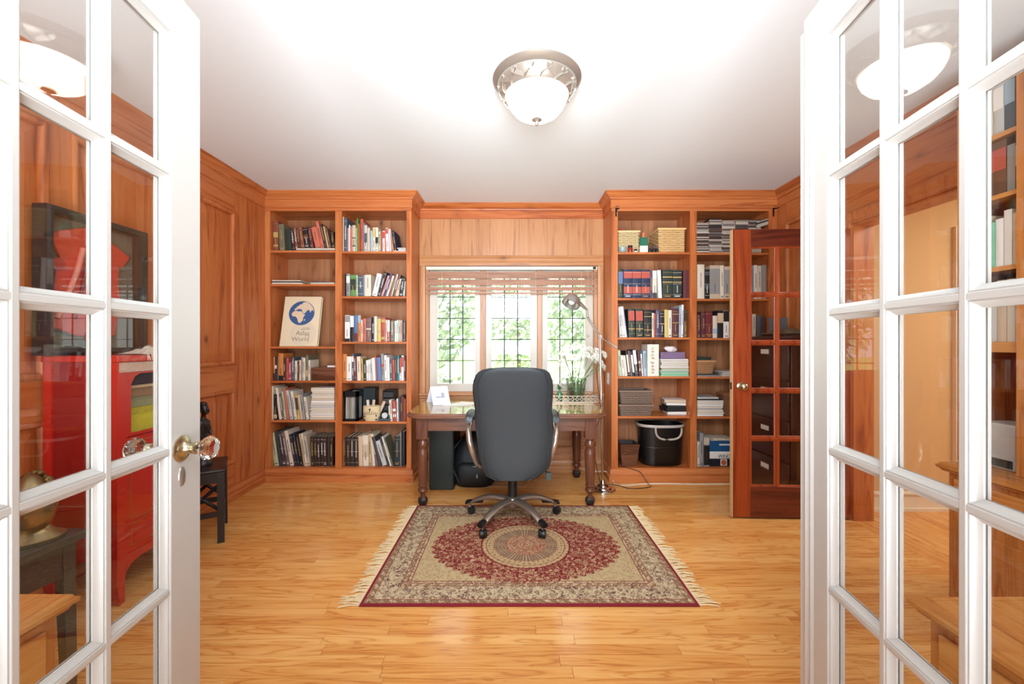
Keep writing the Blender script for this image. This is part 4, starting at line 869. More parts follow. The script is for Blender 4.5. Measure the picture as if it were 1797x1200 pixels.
for z in (2.16, 1.893, 1.576):
    part('shelf', BX(sx+.003, XR-.013, 1.706, 1.929, z-.02, z), honeyY, sc_); part('shelf', BX(sx+.003, XR-.013, .871, 1.684, z-.02, z), honeyY, sc_)
part('shelf', BX(sx+.0, XR-.013, 1.706, 1.929, 1.2, 1.245), honeyY, sc_); part('shelf', BX(sx+.0, XR-.013, .871, 1.684, 1.2, 1.245), honeyY, sc_)
def side_books(z, items, where):
    """spines face -x; y decreasing towards the camera"""
    y = 1.925; rr = random.Random(int(z*100))
    for i, (wd, h, col, ex, txt) in enumerate(items):
        a = math.radians(0)
        nm = f'{CN.get(col, col)} book' + (' with lettered spine' if txt else '')
        t = solo('book', book_mesh_cover(wd-.001, h, .17), cm(col), f'{nm}, {ordn(i)} from the far end, {where}', 'book', (sx+.012, y, z+.0006), (0, 0, -PI/2), 'books in the right wall bookcase')
        part('pages', BX(.003, wd-.004, .0046, .165, .003, h-.004), paper, t, False)
        if ex: part('spine_label', BX(.001, wd-.002, -.0006, .0008, h*.45, h*.85), cm(ex), t, False)
        if txt:
            text_part(txt, min(wd*.62, .03), Matrix.Translation((wd/2, -.0012, h*.55)) @ Matrix.Rotation(PI/2, 4, 'X') @ Matrix.Rotation(-PI/2, 4, 'Z'), cm('gold' if sum(COL[col]) < 330 else 'charcoal'), t, world=False)
        y -= wd + .0008
side_books(2.16, [(.03, .2, 'grey', None, None), (.03, .2, 'ltgrey', None, 'CORK, KING'), (.036, .22, 'beige', None, None), (.04, .24, 'ltgrey', 'white', None), (.04, .25, 'slate', 'ltblue', None)], 'top shelf, right wall bookcase')
side_books(1.893, [(.04, .2, 'black', None, None), (.05, .21, 'dkbrown', None, None), (.056, .235, 'brown', 'red', None), (.03, .2, 'grey', None, None), (.035, .22, 'charcoal', 'ltgrey', None)], 'second shelf, right wall bookcase')
side_books(1.576, [(.034, .21, 'brown', None, None), (.046, .235, 'beige', None, 'ANNUAL ILLUSTRATED'), (.024, .2, 'mint', None, None), (.03, .21, 'white', None, None), (.03, .24, 'white', None, None), (.04, .22, 'peach', None, None)], 'third shelf, right wall bookcase')
side_books(1.245, [(.04, .25, 'olive', None, None), (.03, .25, 'slate', None, None), (.04, .26, 'ltgrey', None, None), (.035, .27, 'beige', None, None), (.03, .27, 'cream', None, None), (.03, .25, 'white', None, None)], 'lowest book shelf, right wall bookcase')
p_ = solo('paper_shredder', MB().box(-.07, .07, -.07, .07, 0, .2), cm('ltgrey', .4), 'small grey appliance on the right wall counter behind door glass', 'appliance', (2.23, 1.83, .6835), bevel=.006)
part('dark_vent', MB().box(-.074, -.0705, -.06, .06, .01, .045), blackp, p_, False)

# ------------------------------------------------------------------ red cabinet with the framed jacket, vase and cloth
red = mat((196, 40, 26), .28, name='red lacquer'); redd = mat((150, 24, 22), .3, name='dark red lacquer'); goldl = mat((190, 140, 70), .35, .8, 'gold line')
rx0, rx1, ry0, ry1, rz = XL+.012, -1.857, 1.93, 2.40, 1.18
rc = thing('lacquer_cabinet', 'tall red lacquer cabinet against the left wall behind the left glass door', 'cabinet', ((rx0+rx1)/2, (ry0+ry1)/2, 0))
part('side_panel', BX(rx0+.02, rx1-.05, ry0+.01, ry0+.022, .2, rz-.03), redd, rc); part('side_panel', BX(rx0, rx1-.01, ry1-.022, ry1-.01, .2, rz-.03), redd, rc)
part('back_board', BX(rx0, rx0+.01, ry0+.022, ry1-.022, .2, rz-.03), redd, rc); part('floor_board', BX(rx0, rx1-.01, ry0+.022, ry1-.022, .2, .22), redd, rc)
part('shelf', BX(rx0+.01, rx1-.02, ry0+.022, ry1-.022, .775, .79), redd, rc)
part('top', BX(rx0, rx1+.012, ry0-.01, ry1+.01, rz-.03, rz), red, rc, bevel=.004)
for (a, b) in ((rx1-.05, rx1), (rx0, rx0+.04)):
    for (c, d_) in ((ry0, ry0+.05), (ry1-.05, ry1)):
        part('leg', MB().loft([[(a, c, z), (b, c, z), (b, d_, z), (a, d_, z)] if k_ == 0 else [(a+.008, c+.008*q, z), (b+.006*q, c+.002, z), (b, d_-.012, z), (a+.01, d_-.012, z)] for z, k_, q in ((.0, 1, 1), (.03, 1, 1.6), (.1, 1, -.8), (.2, 0, 0), (rz-.031, 0, 0))]), red, rc, smooth=30)
# apron, doors with gold lines, arched opening
mb = MB(); pts = [(rx1-.012, ry0+.05, .22), (rx1-.012, ry0+.05, .14), (rx1-.012, ry0+.075, .165), (rx1-.012, ry0+.12, .18), (rx1-.012, ry1-.12, .18), (rx1-.012, ry1-.075, .165), (rx1-.012, ry1-.05, .14), (rx1-.012, ry1-.05, .22)]
part('apron', mb.poly(pts, (.01, 0, 0)), red, rc)
dr_ = part('door', BX(rx1-.014, rx1-.002, ry0+.051, ry1-.051, .222, .78), red, rc)
for za, zb in ((.25, .36), (.38, .76)):
    part('gold_line', MB().sweep([(ry0+.07, za), (ry0+.07, zb), (ry1-.07, zb), (ry1-.07, za)], [(0, 0), (0, .0014), (.004, .0014), (.004, 0)], lambda u, v, h: (rx1-.002+h, u, v), True), goldl, dr_)
a0, a1, zb0, zb1 = ry0+.075, ry1-.075, .80, 1.09
outer = [(ry0+.0505, .785), (ry1-.0505, .785), (ry1-.0505, 1.149), (ry0+.0505, 1.149)]
arch = [(a0, zb0), (a1, zb0), (a1, zb1-.05), (a1-.02, zb1-.012), (a1-.05, zb1), (a0+.05, zb1), (a0+.02, zb1-.012), (a0, zb1-.05)]
fr = MB(); X = rx1-.004
def mm2(lo, hi, zl, zh): fr.box(X-.012, X, lo, hi, zl, zh)
mm2(ry0+.0505, a0, .785, 1.149); mm2(a1, ry1-.0505, .785, 1.149); mm2(a0, a1, .785, zb0); mm2(a0, a1, zb1, 1.149)
for c0, s_ in ((a0, 1), (a1, -1)): fr.poly([(X-.012, c0, zb1), (X-.012, c0, zb1-.05), (X-.012, c0+s_*.02, zb1-.014), (X-.012, c0+s_*.05, zb1)], (.012, 0, 0))
part('opening_frame', fr, red, rc)
part('carved_frieze', BX(rx1-.003, rx1+.002, ry0+.01, ry1-.01, 1.1, 1.147), mat((206, 176, 160), .5, noise=90), rc)
for i, (nm, col, w_, h_, lab) in enumerate((('gift_box', (206, 196, 50), .13, .125, 'yellow patterned gift box at the bottom of the cabinet opening'), ('gift_box', (150, 150, 110), .13, .05, 'grey green patterned box on the yellow box in the cabinet'), ('gift_box', (150, 118, 84), .14, .045, 'brown box second from top in the cabinet opening'), ('gift_box', (214, 184, 146), .12, .014, 'flat cream box in the cabinet opening'), ('gift_box', (52, 30, 44), .14, .07, 'dark plum box topmost in the cabinet opening'))):
    zq = .791 + [0, .126, .177, .223, .238][i]
    g_ = solo(nm, BX(-.1, .1, -w_, w_, 0, h_), mat(col, .5, noise=40), lab, 'box', (rx1-.14, 2.165, zq), bevel=.002)
    part('lid', BX(-.102, .102, -w_-.002, w_+.002, h_*.72, h_+.0005), mat(tuple(int(v*.9) for v in col), .5, noise=60), g_, False)
def WL_(px, py, X): Y = 720*X/(px-898.5); return Vector((X, Y, H+(602-py)*Y/720))
fx = XL+.012
pf = thing('framed_jacket', 'deep dark shadow box with red silk jacket, standing on red cabinet', 'picture', (fx+.02, 2.15, rz))
fy0, fy1, fz0, fz1 = 1.886, 2.41, 1.182, 1.885; bl = mat((44, 36, 34), .35, name='dark stained frame')
part('frame', MB().sweep([(fy0, fz0), (fy0, fz1), (fy1, fz1), (fy1, fz0)], [(0, 0), (0, .07), (.012, .075), (.03, .068), (.034, .0)], lambda u, v, h: (fx+h, u, v), True), bl, pf, smooth=30)
part('backing', BX(fx+.002, fx+.008, fy0+.03, fy1-.03, fz0+.03, fz1-.03), mat((120, 112, 100), .8, noise=50), pf)
pts = [(82, 411), (104, 404), (128, 401), (150, 396), (165, 404), (185, 420), (207, 436), (226, 452), (214, 470), (207, 468), (206, 500), (209, 530), (200, 590), (150, 592), (127, 588), (100, 578), (80, 574), (88, 545), (92, 500), (97, 470), (105, 450), (95, 437)]
kp = [WL_(x, y, fx+.02) for x, y in pts]; kp = [Vector((fx+.012, min(max(p.y, fy0+.04), fy1-.05), min(max(p.z, fz0+.05), fz1-.05))) for p in kp]
kim = part('silk_jacket', MB().poly(kp, (.018, 0, 0)), mat((214, 62, 46), .38, name='red silk', noise=25), pf, bevel=.006)
cy = 2.02
part('collar_band', MB().tube([(fx+.034, cy+.06, 1.72), (fx+.036, cy+.03, 1.6), (fx+.036, cy-.02, 1.45), (fx+.034, cy-.06, 1.36)], .012, 8), mat((236, 140, 120), .4), kim, smooth=60)
part('collar_band', MB().tube([(fx+.034, cy+.085, 1.72), (fx+.036, cy+.07, 1.6), (fx+.036, cy+.04, 1.45), (fx+.034, cy+.02, 1.36)], .007, 8), mat((130, 20, 24), .4), kim, smooth=60)
for q in ((fx+.03, 1.97, 1.62), (fx+.03, 2.1, 1.55), (fx+.03, 2.0, 1.42), (fx+.03, 2.14, 1.38)):
    part('round_motif', MB().lathe([(0, 0), (.032, 0), (.032, .0016), (.024, .0016), (.022, .0008), (0, .0012)], M=Matrix.Translation(q) @ Matrix.Rotation(PI/2, 4, 'Y'), n=20), mat((176, 44, 40), .4), kim)
part('glass_front', BX(fx+.055, fx+.057, fy0+.034, fy1-.034, fz0+.034, fz1-.034), glass, pf)
v_ = solo('vase', MB().lathe([(0, 0), (.018, 0), (.02, .012), (.026, .03), (.042, .07), (.045, .095), (.036, .12), (.018, .132), (.016, .146), (.024, .158), (.02, .16), (.012, .15), (0, .148)], n=24), mat((126, 34, 20), .12, name='oxblood glaze'), 'oxblood glazed vase with gold mouth on the red cabinet', 'vase', (-2.0, 1.98, rz+.0006), smooth=60)
part('gold_mouth', MB().lathe([(.0165, .144), (.0245, .157), (.0245, .163), (.019, .162), (.0155, .15)], n=24), goldl, v_, False, smooth=60)
cl = MB(); rr = random.Random(5); n = 16; g = []
for i in range(n+1):
    g.append([(-.07+.14*j/n if True else 0, -.13+.26*i/n, .006+.030*math.sin(PI*i/n)*math.sin(PI*j/n)*(1+.4*rr.uniform(-1, 1))) for j in range(n+1)])
vs = [p for r_ in g for p in r_]; fs = [(i*(n+1)+j, i*(n+1)+j+1, (i+1)*(n+1)+j+1, (i+1)*(n+1)+j) for i in range(n) for j in range(n)]
cl.add(vs, fs); cl.add([(x, y, 0) for x, y, z in vs], fs)
c_ = solo('fringed_cloth', cl, mat((222, 206, 186), .9, noise=120), 'crumpled pale fringed cloth on top of the red cabinet', 'cloth', (-1.93, 2.2, rz+.0006), smooth=80)
fm = MB()
for i in range(60):
    y = -.13+.26*i/59; fm.tube([(.07, y, .006), (.085+rr.uniform(-.005, .01), y+rr.uniform(-.004, .004), .004), (.098, y+rr.uniform(-.006, .006), -.012-rr.uniform(0, .02))], .0012, 4)
part('fringe', fm, mat((226, 212, 192), .9), c_, False, kind='stuff')

# dark table with bronze head
tb_ = thing('side_table', 'dark grey wooden side table carrying a bronze head, left of entrance', 'table', (-1.86, 1.38, 0), math.radians(-6))
gw = mat((70, 62, 54), .4, name='grey stained wood', noise=70)
part('top', BX(-.3, .27, -.17, .18, .52, .548), gw, tb_, False, bevel=.003); part('apron', MB().box(-.27, .24, -.15, -.135, .40, .52).box(-.27, .24, .14, .155, .40, .52).box(.225, .24, -.135, .14, .40, .52).box(-.27, -.255, -.135, .14, .40, .52), gw, tb_, False)
for sx_ in (-.27, .2):
    for sy_ in (-.15, .115):
        ex = .03 if sx_ > 0 else -.02
        part('leg', MB().loft([[(sx_+ex, sy_, 0), (sx_+ex+.03, sy_, 0), (sx_+ex+.03, sy_+.03, 0), (sx_+ex, sy_+.03, 0)], [(sx_, sy_, .52), (sx_+.04, sy_, .52), (sx_+.04, sy_+.04, .52), (sx_, sy_+.04, .52)]]), gw, tb_, False)
bronze = mat((150, 128, 92), .3, .85, 'aged bronze', noise=30)
hd = solo('bronze_head', MB(), bronze, 'bronze sculpted head resting on the dark side table', 'sculpture', (-1.67, 1.42, .549), (0, 0, math.radians(48))) if False else thing('bronze_head', 'bronze sculpted head with curled hair on the dark side table', 'sculpture', (-1.68, 1.43, .549), math.radians(42))
hm = MB()
prof = []
for i in range(15):
    f = i/14; z = .03+.205*f
    rx_ = .012+.062*math.sin(min(1, (f*1.02)**.72)*PI)**.62 if f < 1 else .01
    prof.append((max(rx_, .01), z))
rings = []
for r_, z in prof:
    rg = []
    for k_ in range(28):
        q = 2*PI*k_/28; x = r_*math.cos(q)*.86; y = r_*math.sin(q)*1.08
        if math.sin(q) < -.55:     # the face looks towards -y
            fz = (z-.03)/.205; c = math.cos(q)
            nose = math.exp(-(c/.16)**2)*math.exp(-((fz-.42)/.11)**2)*.022
            lips = math.exp(-(c/.3)**2)*(math.exp(-((fz-.26)/.025)**2)+math.exp(-((fz-.205)/.025)**2))*.008
            eyes = -math.exp(-((abs(c)-.38)/.14)**2)*math.exp(-((fz-.52)/.05)**2)*.009
            chin = math.exp(-(c/.3)**2)*math.exp(-((fz-.1)/.06)**2)*.008
            y -= nose+lips+eyes+chin
        rg.append((x, y, z))
    rings.append(rg)
hm.loft(rings); part('face', hm, bronze, hd, False, smooth=80)
part('neck_base', MB().lathe([(0, .0006), (.07, .0006), (.072, .012), (.05, .03), (.036, .05), (.036, .09), (0, .09)], n=24, M=Matrix.Diagonal((1.25, 1, 1, 1))), bronze, hd, False, smooth=60)
hr = MB()
for i in range(46):
    q = PI*rr.uniform(-.1, 1.1); f = rr.uniform(0, 1); z = .12+.115*f; r_ = .066*math.sqrt(max(.05, 1-(f*.95)**2))
    hr.sphere((r_*math.cos(q)*.92, r_*math.sin(q)*1.1+.004, z), .013, 6, 4)
part('hair', hr, mat((120, 92, 54), .4, .7), hd, False, smooth=60)
for s_ in (-1, 1): part('ear', MB().sphere((s_*.06, .006, .125), (.008, .014, .022), 10, 7), bronze, hd, False, smooth=60)

# black cross-sided stool with carved figure
u = Vector((-.53, .848, 0)); vv = Vector((-.848, -.53, 0))
A = Vector((-1.80, 2.56, 0)); ang = math.atan2(u.y, u.x); o_ = A + u*.17 + vv*.11
st = thing('stool', 'black cross-braced wooden stool by the left wall holding a carving', 'stool', tuple(o_), ang-PI/2)
# local: +y along u (length .34), +x = -vv ; half sizes
hx_, hy_ = .12, .18
part('seat', MB().loft([[(-hx_, -hy_, .438), (hx_, -hy_, .438), (hx_, hy_, .438), (-hx_, hy_, .438)], [(-hx_, -hy_, .456), (hx_, -hy_, .456), (hx_, hy_, .456), (-hx_, hy_, .456)]]), blackwood, st, False, bevel=.008)
hl = .018
for a in (-1, 1):
    for b in (-1, 1):
        cx, cyy = a*(hx_-.026), b*(hy_-.026)
        part('leg', MB().loft([[(cx*1.04-hl, cyy*1.04-hl, 0), (cx*1.04+hl, cyy*1.04-hl, 0), (cx*1.04+hl, cyy*1.04+hl, 0), (cx*1.04-hl, cyy*1.04+hl, 0)], [(cx-hl, cyy-hl, .4375), (cx+hl, cyy-hl, .4375), (cx+hl, cyy+hl, .4375), (cx-hl, cyy+hl, .4375)]]), blackwood, st, False)
for b in (-1, 1):
    y = b*(hy_-.026)
    part('apron', BX(-hx_+.045, hx_-.045, y-.009, y+.009, .37, .437), blackwood, st, False)
    part('cross_brace', MB().tube([(-hx_+.03, y, .36), (hx_-.03, y, .2)], .011, 4), blackwood, st, False); part('cross_brace', MB().tube([(-hx_+.03, y, .2), (hx_-.03, y, .36)], .011, 4), blackwood, st, False)
    part('stretcher', BX(-hx_+.04, hx_-.04, y-.009, y+.009, .16, .19), blackwood, st, False)
for a in (-1, 1):
    x = a*(hx_-.026); part('apron', BX(x-.009, x+.009, -hy_+.045, hy_-.045, .37, .437), blackwood, st, False); part('stretcher', BX(x-.009, x+.009, -hy_+.04, hy_-.04, .16, .19), blackwood, st, False)
# carved figure: one continuous figure turned to +x
ebony = mat((34, 28, 26), .3, name='polished ebony')
fg = thing('carved_figure', 'dark carved wooden figure of a woman standing on the black stool', 'sculpture', (-1.99, 2.64, .457), math.radians(8))
fbm = MB()
def el(c, a, b, z, n=20): return [(c[0]+a*math.cos(2*PI*i/n), c[1]+b*math.sin(2*PI*i/n), z) for i in range(n)]
fbm.loft([el((0, 0), .05, .05, .0006), el((0, 0), .052, .052, .02), el((0, 0), .034, .036, .03), el((0, 0), .030, .034, .1), el((.002, 0), .034, .04, .16), el((0, 0), .026, .036, .2), el((.004, 0), .032, .046, .25), el((.004, 0), .030, .058, .275), el((0, 0), .02, .04, .29), el((.004, 0), .013, .014, .3), el((.007, 0), .012, .013, .322), el((.014, 0), .018, .018, .328), el((.012, 0), .025, .022, .345), el((.008, 0), .027, .023, .362), el((.004, 0), .024, .021, .38), el((.0, 0), .012, .012, .394)])
part('body', fbm, ebony, fg, False, smooth=70)
part('hair_bun', MB().sphere((-.022, 0, .385), (.024, .022, .022)).sphere((0, 0, .39), (.026, .022, .018)), ebony, fg, False, smooth=70)
part('nose', MB().sphere((.036, 0, .35), (.007, .005, .008), 8, 6).sphere((.035, 0, .337), (.006, .008, .004), 8, 5), ebony, fg, False, smooth=70)
for s_ in (-1, 1):
    part('arm', MB().tube([(.0, s_*.052, .272), (.004, s_*.062, .23), (.018, s_*.05, .19), (.044, s_*.02, .205)], [.013, .012, .010, .008], 10), ebony, fg, False, smooth=70)
    part('ear', MB().sphere((.002, s_*.023, .35), (.005, .003, .008), 8, 5), ebony, fg, False, smooth=70)

# dark file cabinet behind the stained door
fc = thing('file_cabinet', 'tall dark brown file cabinet behind the stained glass-paned door', 'cabinet', (2.2, 3.28, 0))
dkw = mat((52, 28, 22), .3, name='dark veneer')
part('body', BX(2.03, XR-.003, 2.98, 3.60, 0.001, 1.27), dkw, fc, bevel=.003); part('top', BX(2.01, XR-.002, 2.96, 3.62, 1.271, 1.295), dkw, fc, bevel=.003)
for i in range(4):
    z0_ = .06+i*.302
    dd = part('drawer', BX(2.016, 2.03, 2.995, 3.585, z0_, z0_+.29), dkw, fc, bevel=.004)
    part('label_card', BX(2.013, 2.016, 3.22, 3.32, z0_+.19, z0_+.225), mat((232, 226, 220), .4), dd)
    part('card_frame', MB().sweep([(3.215, z0_+.185), (3.215, z0_+.23), (3.325, z0_+.23), (3.325, z0_+.185)], [(0, 0), (0, .004), (-.004, .004), (-.004, 0)], lambda u, v, h: (2.016-h, u, v), True), brass, dd)
tr_ = solo('oval_tray', MB().loft([oval(.1, .2, 0), oval(.13, .25, .02), oval(.125, .245, .024), oval(.1, .2, .004)]), mat((150, 140, 120), .3, .5), 'grey metal tray of oddments on the dark file cabinet', 'tray', (2.19, 3.28, 1.2956), smooth=50)
part('oddments', MB().sphere((-.03, -.1, .03), (.06, .07, .03)).sphere((.02, .06, .028), (.07, .09, .025)).sphere((.0, .14, .03), (.04, .05, .02)), mat((96, 90, 70), .7, noise=40), tr_, False, smooth=70)
solo('picture_stand', MB().box(-.003, .003, -.07, .07, 0, .16).box(.003, .05, -.005, .005, 0, .02), cm('slate'), 'small dark framed photograph standing on the file cabinet', 'frame', (2.27, 3.5, 1.2956), (0, 0, math.radians(40)))

# ------------------------------------------------------------------ blind
bl_ = thing('bamboo_blind', 'bamboo slat blind drawn up across the top of the window', 'blind', ((OX0+OX1)/2, ZW-.005, 1.94))
Yb = ZW-.012
def bz_(py): return H-(py-602)*Yb/720
def bx_(px): return (px-898.5)*Yb/720
part('head_rail', BX(OX0+.004, OX1-.004, Yb-.02, Yb+.025, bz_(474), bz_(468.2)), mat((222, 214, 196), .5), bl_, bevel=.002)
part('cord_lock', BX(bx_(1040), bx_(1045), Yb-.024, Yb-.019, bz_(473), bz_(468.8)), iron, bl_)
bam = wood('bamboo', (120, 78, 54), (152, 104, 76), (176, 128, 98), 'x', .5, False)
gaps = {485.5, 498}; y_ = 477.0; i = 0
while y_ < 514.5:
    if any(abs(y_-g) < 1.2 for g in (488.6, 501.2, 510.6)): y_ += 1.7; continue
    part('slat', BX(OX0+.005, OX1-.005, Yb-.004+.002*(i % 2), Yb-.001+.002*(i % 2), bz_(y_+1.62), bz_(y_)), bam, bl_); y_ += 1.45; i += 1
part('bottom_rail', BX(OX0+.005, OX1-.005, Yb-.007, Yb+.006, bz_(516), bz_(513.2)), bam, bl_, bevel=.001)
for px_ in (776, 856, 940, 1020):
    part('lift_cord', MB().tube([(bx_(px_), Yb-.009, bz_(475)), (bx_(px_), Yb-.009, bz_(515))], .0012, 6), mat((214, 196, 160), .8), bl_)
for px_, e in ((1031.5, 590), (1039, 560)):
    part('pull_cord', MB().tube([(bx_(px_), Yb-.012, bz_(474)), (bx_(px_), Yb-.016, bz_(520)), (bx_(px_-.6), Yb-.014, bz_(e))], .0013, 6), mat((226, 206, 160), .8), bl_)
part('cord_tassel', MB().sphere((bx_(1030.9), Yb-.014, bz_(589)), (.012, .012, .014)), white, bl_, smooth=60)

# ------------------------------------------------------------------ ceiling lamp
lx, ly = .127, 2.1
cl_ = thing('ceiling_lamp', 'flush ceiling lamp with ornate silver leaf ring and white glass bowl', 'lamp', (lx, ly, CH))
L0 = Matrix.Translation((lx, ly, 0))
part('ceiling_plate', MB().lathe([(0, CH-.001), (.222, CH-.001), (.226, CH-.008), (.214, CH-.02), (.196, CH-.03), (0, CH-.03)], M=L0, n=48), pewter, cl_, smooth=40)
part('scroll_ring', MB().lathe([(.19, CH-.03), (.202, CH-.036), (.2, CH-.046), (.186, CH-.062), (.172, CH-.084), (.163, CH-.092), (.155, CH-.09), (.15, CH-.05), (.15, CH-.03)], M=L0, n=48, cap=False), pewter, cl_, smooth=50)
for k_ in range(14):
    q = 2*PI*k_/14; Mq = L0 @ Matrix.Rotation(q, 4, 'Z')
    lf = MB()
    for s_, off in ((1, .0), (-1, .03)):
        pts_ = []
        for i in range(7):
            f = i/6; wd_ = .016*math.sin(PI*f)+.001; pts_.append((f, wd_))
        ring = [Mq @ Vector((.192-.03*f+.006*math.sin(PI*f), off-.01+s_*(.052*f+0) - wd_*.5, CH-.052-.042*f*(.6 if s_ > 0 else .9)-.004)) for f, wd_ in pts_] + [Mq @ Vector((.197-.03*f+.006*math.sin(PI*f), off-.01+s_*(.052*f)+wd_*.5, CH-.04-.03*f)) for f, wd_ in reversed(pts_)]
        d_ = (Mq.to_3x3() @ Vector((.006, 0, -.004))); lf.poly(ring, d_)
    lf.sphere(Mq @ Vector((.197, .012, CH-.045)), .007, 8, 6)
    part('leaf_ornament', lf, pewter, cl_, smooth=60)
bowlm = mat((255, 250, 240), .3, name='lit opal glass', emit=13)
part('bowl', MB().lathe([(.148, CH-.086), (.153, CH-.094), (.15, CH-.112), (.138, CH-.14), (.115, CH-.168), (.08, CH-.19), (.04, CH-.201), (.0, CH-.203)], M=L0, n=48, cap=True), bowlm, cl_, smooth=80)
part('finial', MB().lathe([(0, CH-.2), (.024, CH-.202), (.026, CH-.208), (.012, CH-.213), (.007, CH-.22), (.011, CH-.228), (.006, CH-.236), (0, CH-.242)], M=L0, n=20), pewter, cl_, smooth=50)

# ------------------------------------------------------------------ rug
rx0_, rx1_, ry0_, ry1_ = -.717, .881, 1.93, 3.115
rcx, rcy = (rx0_+rx1_)/2, (ry0_+ry1_)/2; ha, hb_ = (rx1_-rx0_)/2, (ry1_-ry0_)/2
def rug_mat():
    m, nt, p = newmat('persian rug'); x, y, z = sep(nt, texco(nt, 'obj'))
    wv = noise(nt, comb(nt, x, y, 0), 20, 2); x2, y2 = x+(wv-.5)*.012, y+(wv-.5)*.012
    v3 = comb(nt, x2, y2, 0)
    def rosette(sc):
        vo = voro(nt, v3, sc); d = E(nt, vo.outputs['Distance'])
        return d.lt(.13).mx(d.gt(.27)*d.lt(.38)), d
    r1, d1 = rosette(30); r2, d2 = rosette(62)
    vines = (noise(nt, v3, 26, 1, .6)-.5).abs().lt(.018)
    flowers = r1.mx(vines)
    fine = r2.mx((noise(nt, v3, 48, 1, 1)-.5).abs().lt(.02))
    crm = (212, 192, 152); tanc = (188, 160, 118); redc = (130, 40, 44); dk = (88, 60, 52)
    base = mix(nt, flowers.mx(fine*.8), (216, 198, 160), mix(nt, E(nt, voro(nt, v3, 9).outputs['Distance']).lt(.35), (124, 88, 76), (146, 112, 94)))
    base = mix(nt, d1.lt(.06), base, dk)
    # field and borders
    ax, ay = x.abs(), y.abs(); edge = (ax*-1+ha).mn(ay*-1+hb_)
    field = edge.gt(.195)
    fieldc = mix(nt, fine, (206, 184, 140), (176, 142, 106))
    c = mix(nt, field, base, fieldc)
    # oval
    cx_, cy_ = .0, -.01
    sc_ = noise(nt, v3, 9, 1)*.10
    ov = ((x/.575)*(x/.575) + ((y-cy_)/.405)*((y-cy_)/.405)).sqrt()
    th = (y-cy_).op('ARCTAN2', x)
    wob = (th*28).sin().abs()*.05
    red_in = (ov+wob*-1).lt(.95)
    redfield = mix(nt, flowers.mx(fine*.45), redc, (204, 166, 128))
    redfield = mix(nt, d1.lt(.07), redfield, (150, 120, 70))
    c = mix(nt, red_in, c, redfield)
    rad = (x*x + (y-cy_)*(y-cy_)).sqrt()
    ring = lambda a, b: rad.gt(a)*rad.lt(b)
    pet = ((th*24).sin().abs()*.5 + (rad*150).sin().abs()*.5)
    med = mix(nt, pet.gt(.72), (204, 176, 132), (164, 112, 92))
    med = mix(nt, ring(.13, .19)*((th*30).sin().abs().gt(.55)), med, (136, 112, 92))
    med = mix(nt, ring(.19, .262)*((th*36+rad*180).sin().gt(.2)), med, (196, 170, 124))
    med = mix(nt, rad.lt(.125)*fine, med, (156, 62, 58))
    for a, b in ((.124, .128), (.188, .192), (.236, .24), (.06, .064)): med = mix(nt, ring(a, b), med, (150, 84, 70))
    c = mix(nt, rad.lt(.27), c, med); c = mix(nt, ring(.264, .272), c, redc)
    for a, b, cc in ((.016, .020, (150, 84, 66)), (.042, .046, (158, 92, 72)), (.150, .154, (158, 84, 66)), (.175, .179, (158, 84, 66)), (.192, .197, (150, 70, 60))): c = mix(nt, edge.gt(a)*edge.lt(b), c, cc)
    mid = edge.gt(.020)*edge.lt(.042); c = mix(nt, mid*(((x+y)*110).sin().gt(.1)), c, (150, 120, 88))
    mid2 = edge.gt(.154)*edge.lt(.175); c = mix(nt, mid2*(((x-y)*130).sin().gt(.2)), c, (160, 126, 92))
    c = mix(nt, edge.lt(.012), c, (122, 18, 34))
    nn = noise(nt, comb(nt, x, y, z), 420, 2); c = mix(nt, .35, c, mix(nt, nn, (110, 110, 110), (255, 255, 255)), 'MULTIPLY')
    nt.links.new(c, p.inputs['Base Color']); p.inputs['Roughness'].default_value = .95; p.inputs['Specular IOR Level'].default_value = .1
    b = nt.nodes.new('ShaderNodeBump'); b.inputs['Strength'].default_value = .4; b.inputs['Distance'].default_value = .003; nt.links.new(nn.s, b.inputs['Height']); nt.links.new(b.outputs[0], p.inputs['Normal'])
    return m
rug = thing('rug', 'red and cream oriental rug with central medallion under the office chair', 'rug', (rcx, rcy, 0))
part('pile', BX(-ha+.004, ha-.004, -hb_+.004, hb_-.004, .0008, .008), rug_mat(), rug, False)
part('binding', MB().sweep([(-ha, -hb_), (-ha, hb_), (ha, hb_), (ha, -hb_)], [(-.002, .0008), (-.003, .006), (.002, .0095), (.012, .0095), (.014, .007), (.012, .0008)], closed=True), mat((126, 20, 34), .9, noise=300), rug, False, smooth=50)
for s_ in (-1, 1):
    fm = MB(); rr = random.Random(11+s_)
    for i in range(150):
        y = -hb_+.004+2*(hb_-.004)*i/149; L = rr.uniform(.055, .1) + (.02 if i < 10 else 0); dy = rr.uniform(-.03, .018)
        p0 = Vector((s_*(ha+.001), y, .004)); p1 = Vector((s_*(ha+L*.5), y+dy*.4, .006+rr.uniform(0, .004))); p2 = Vector((s_*(ha+L), y+dy, .0025))
        fm.tube([p0, p1, p2], [.003, .0028, .0018], 5)
        if i % 3 == 0: fm.tube([p1, p2+Vector((0, rr.uniform(-.02, .02), .001))], [.0022, .0012], 4)
    part('fringe', fm, mat((226, 204, 160), .9), rug, False, kind='stuff', smooth=60)

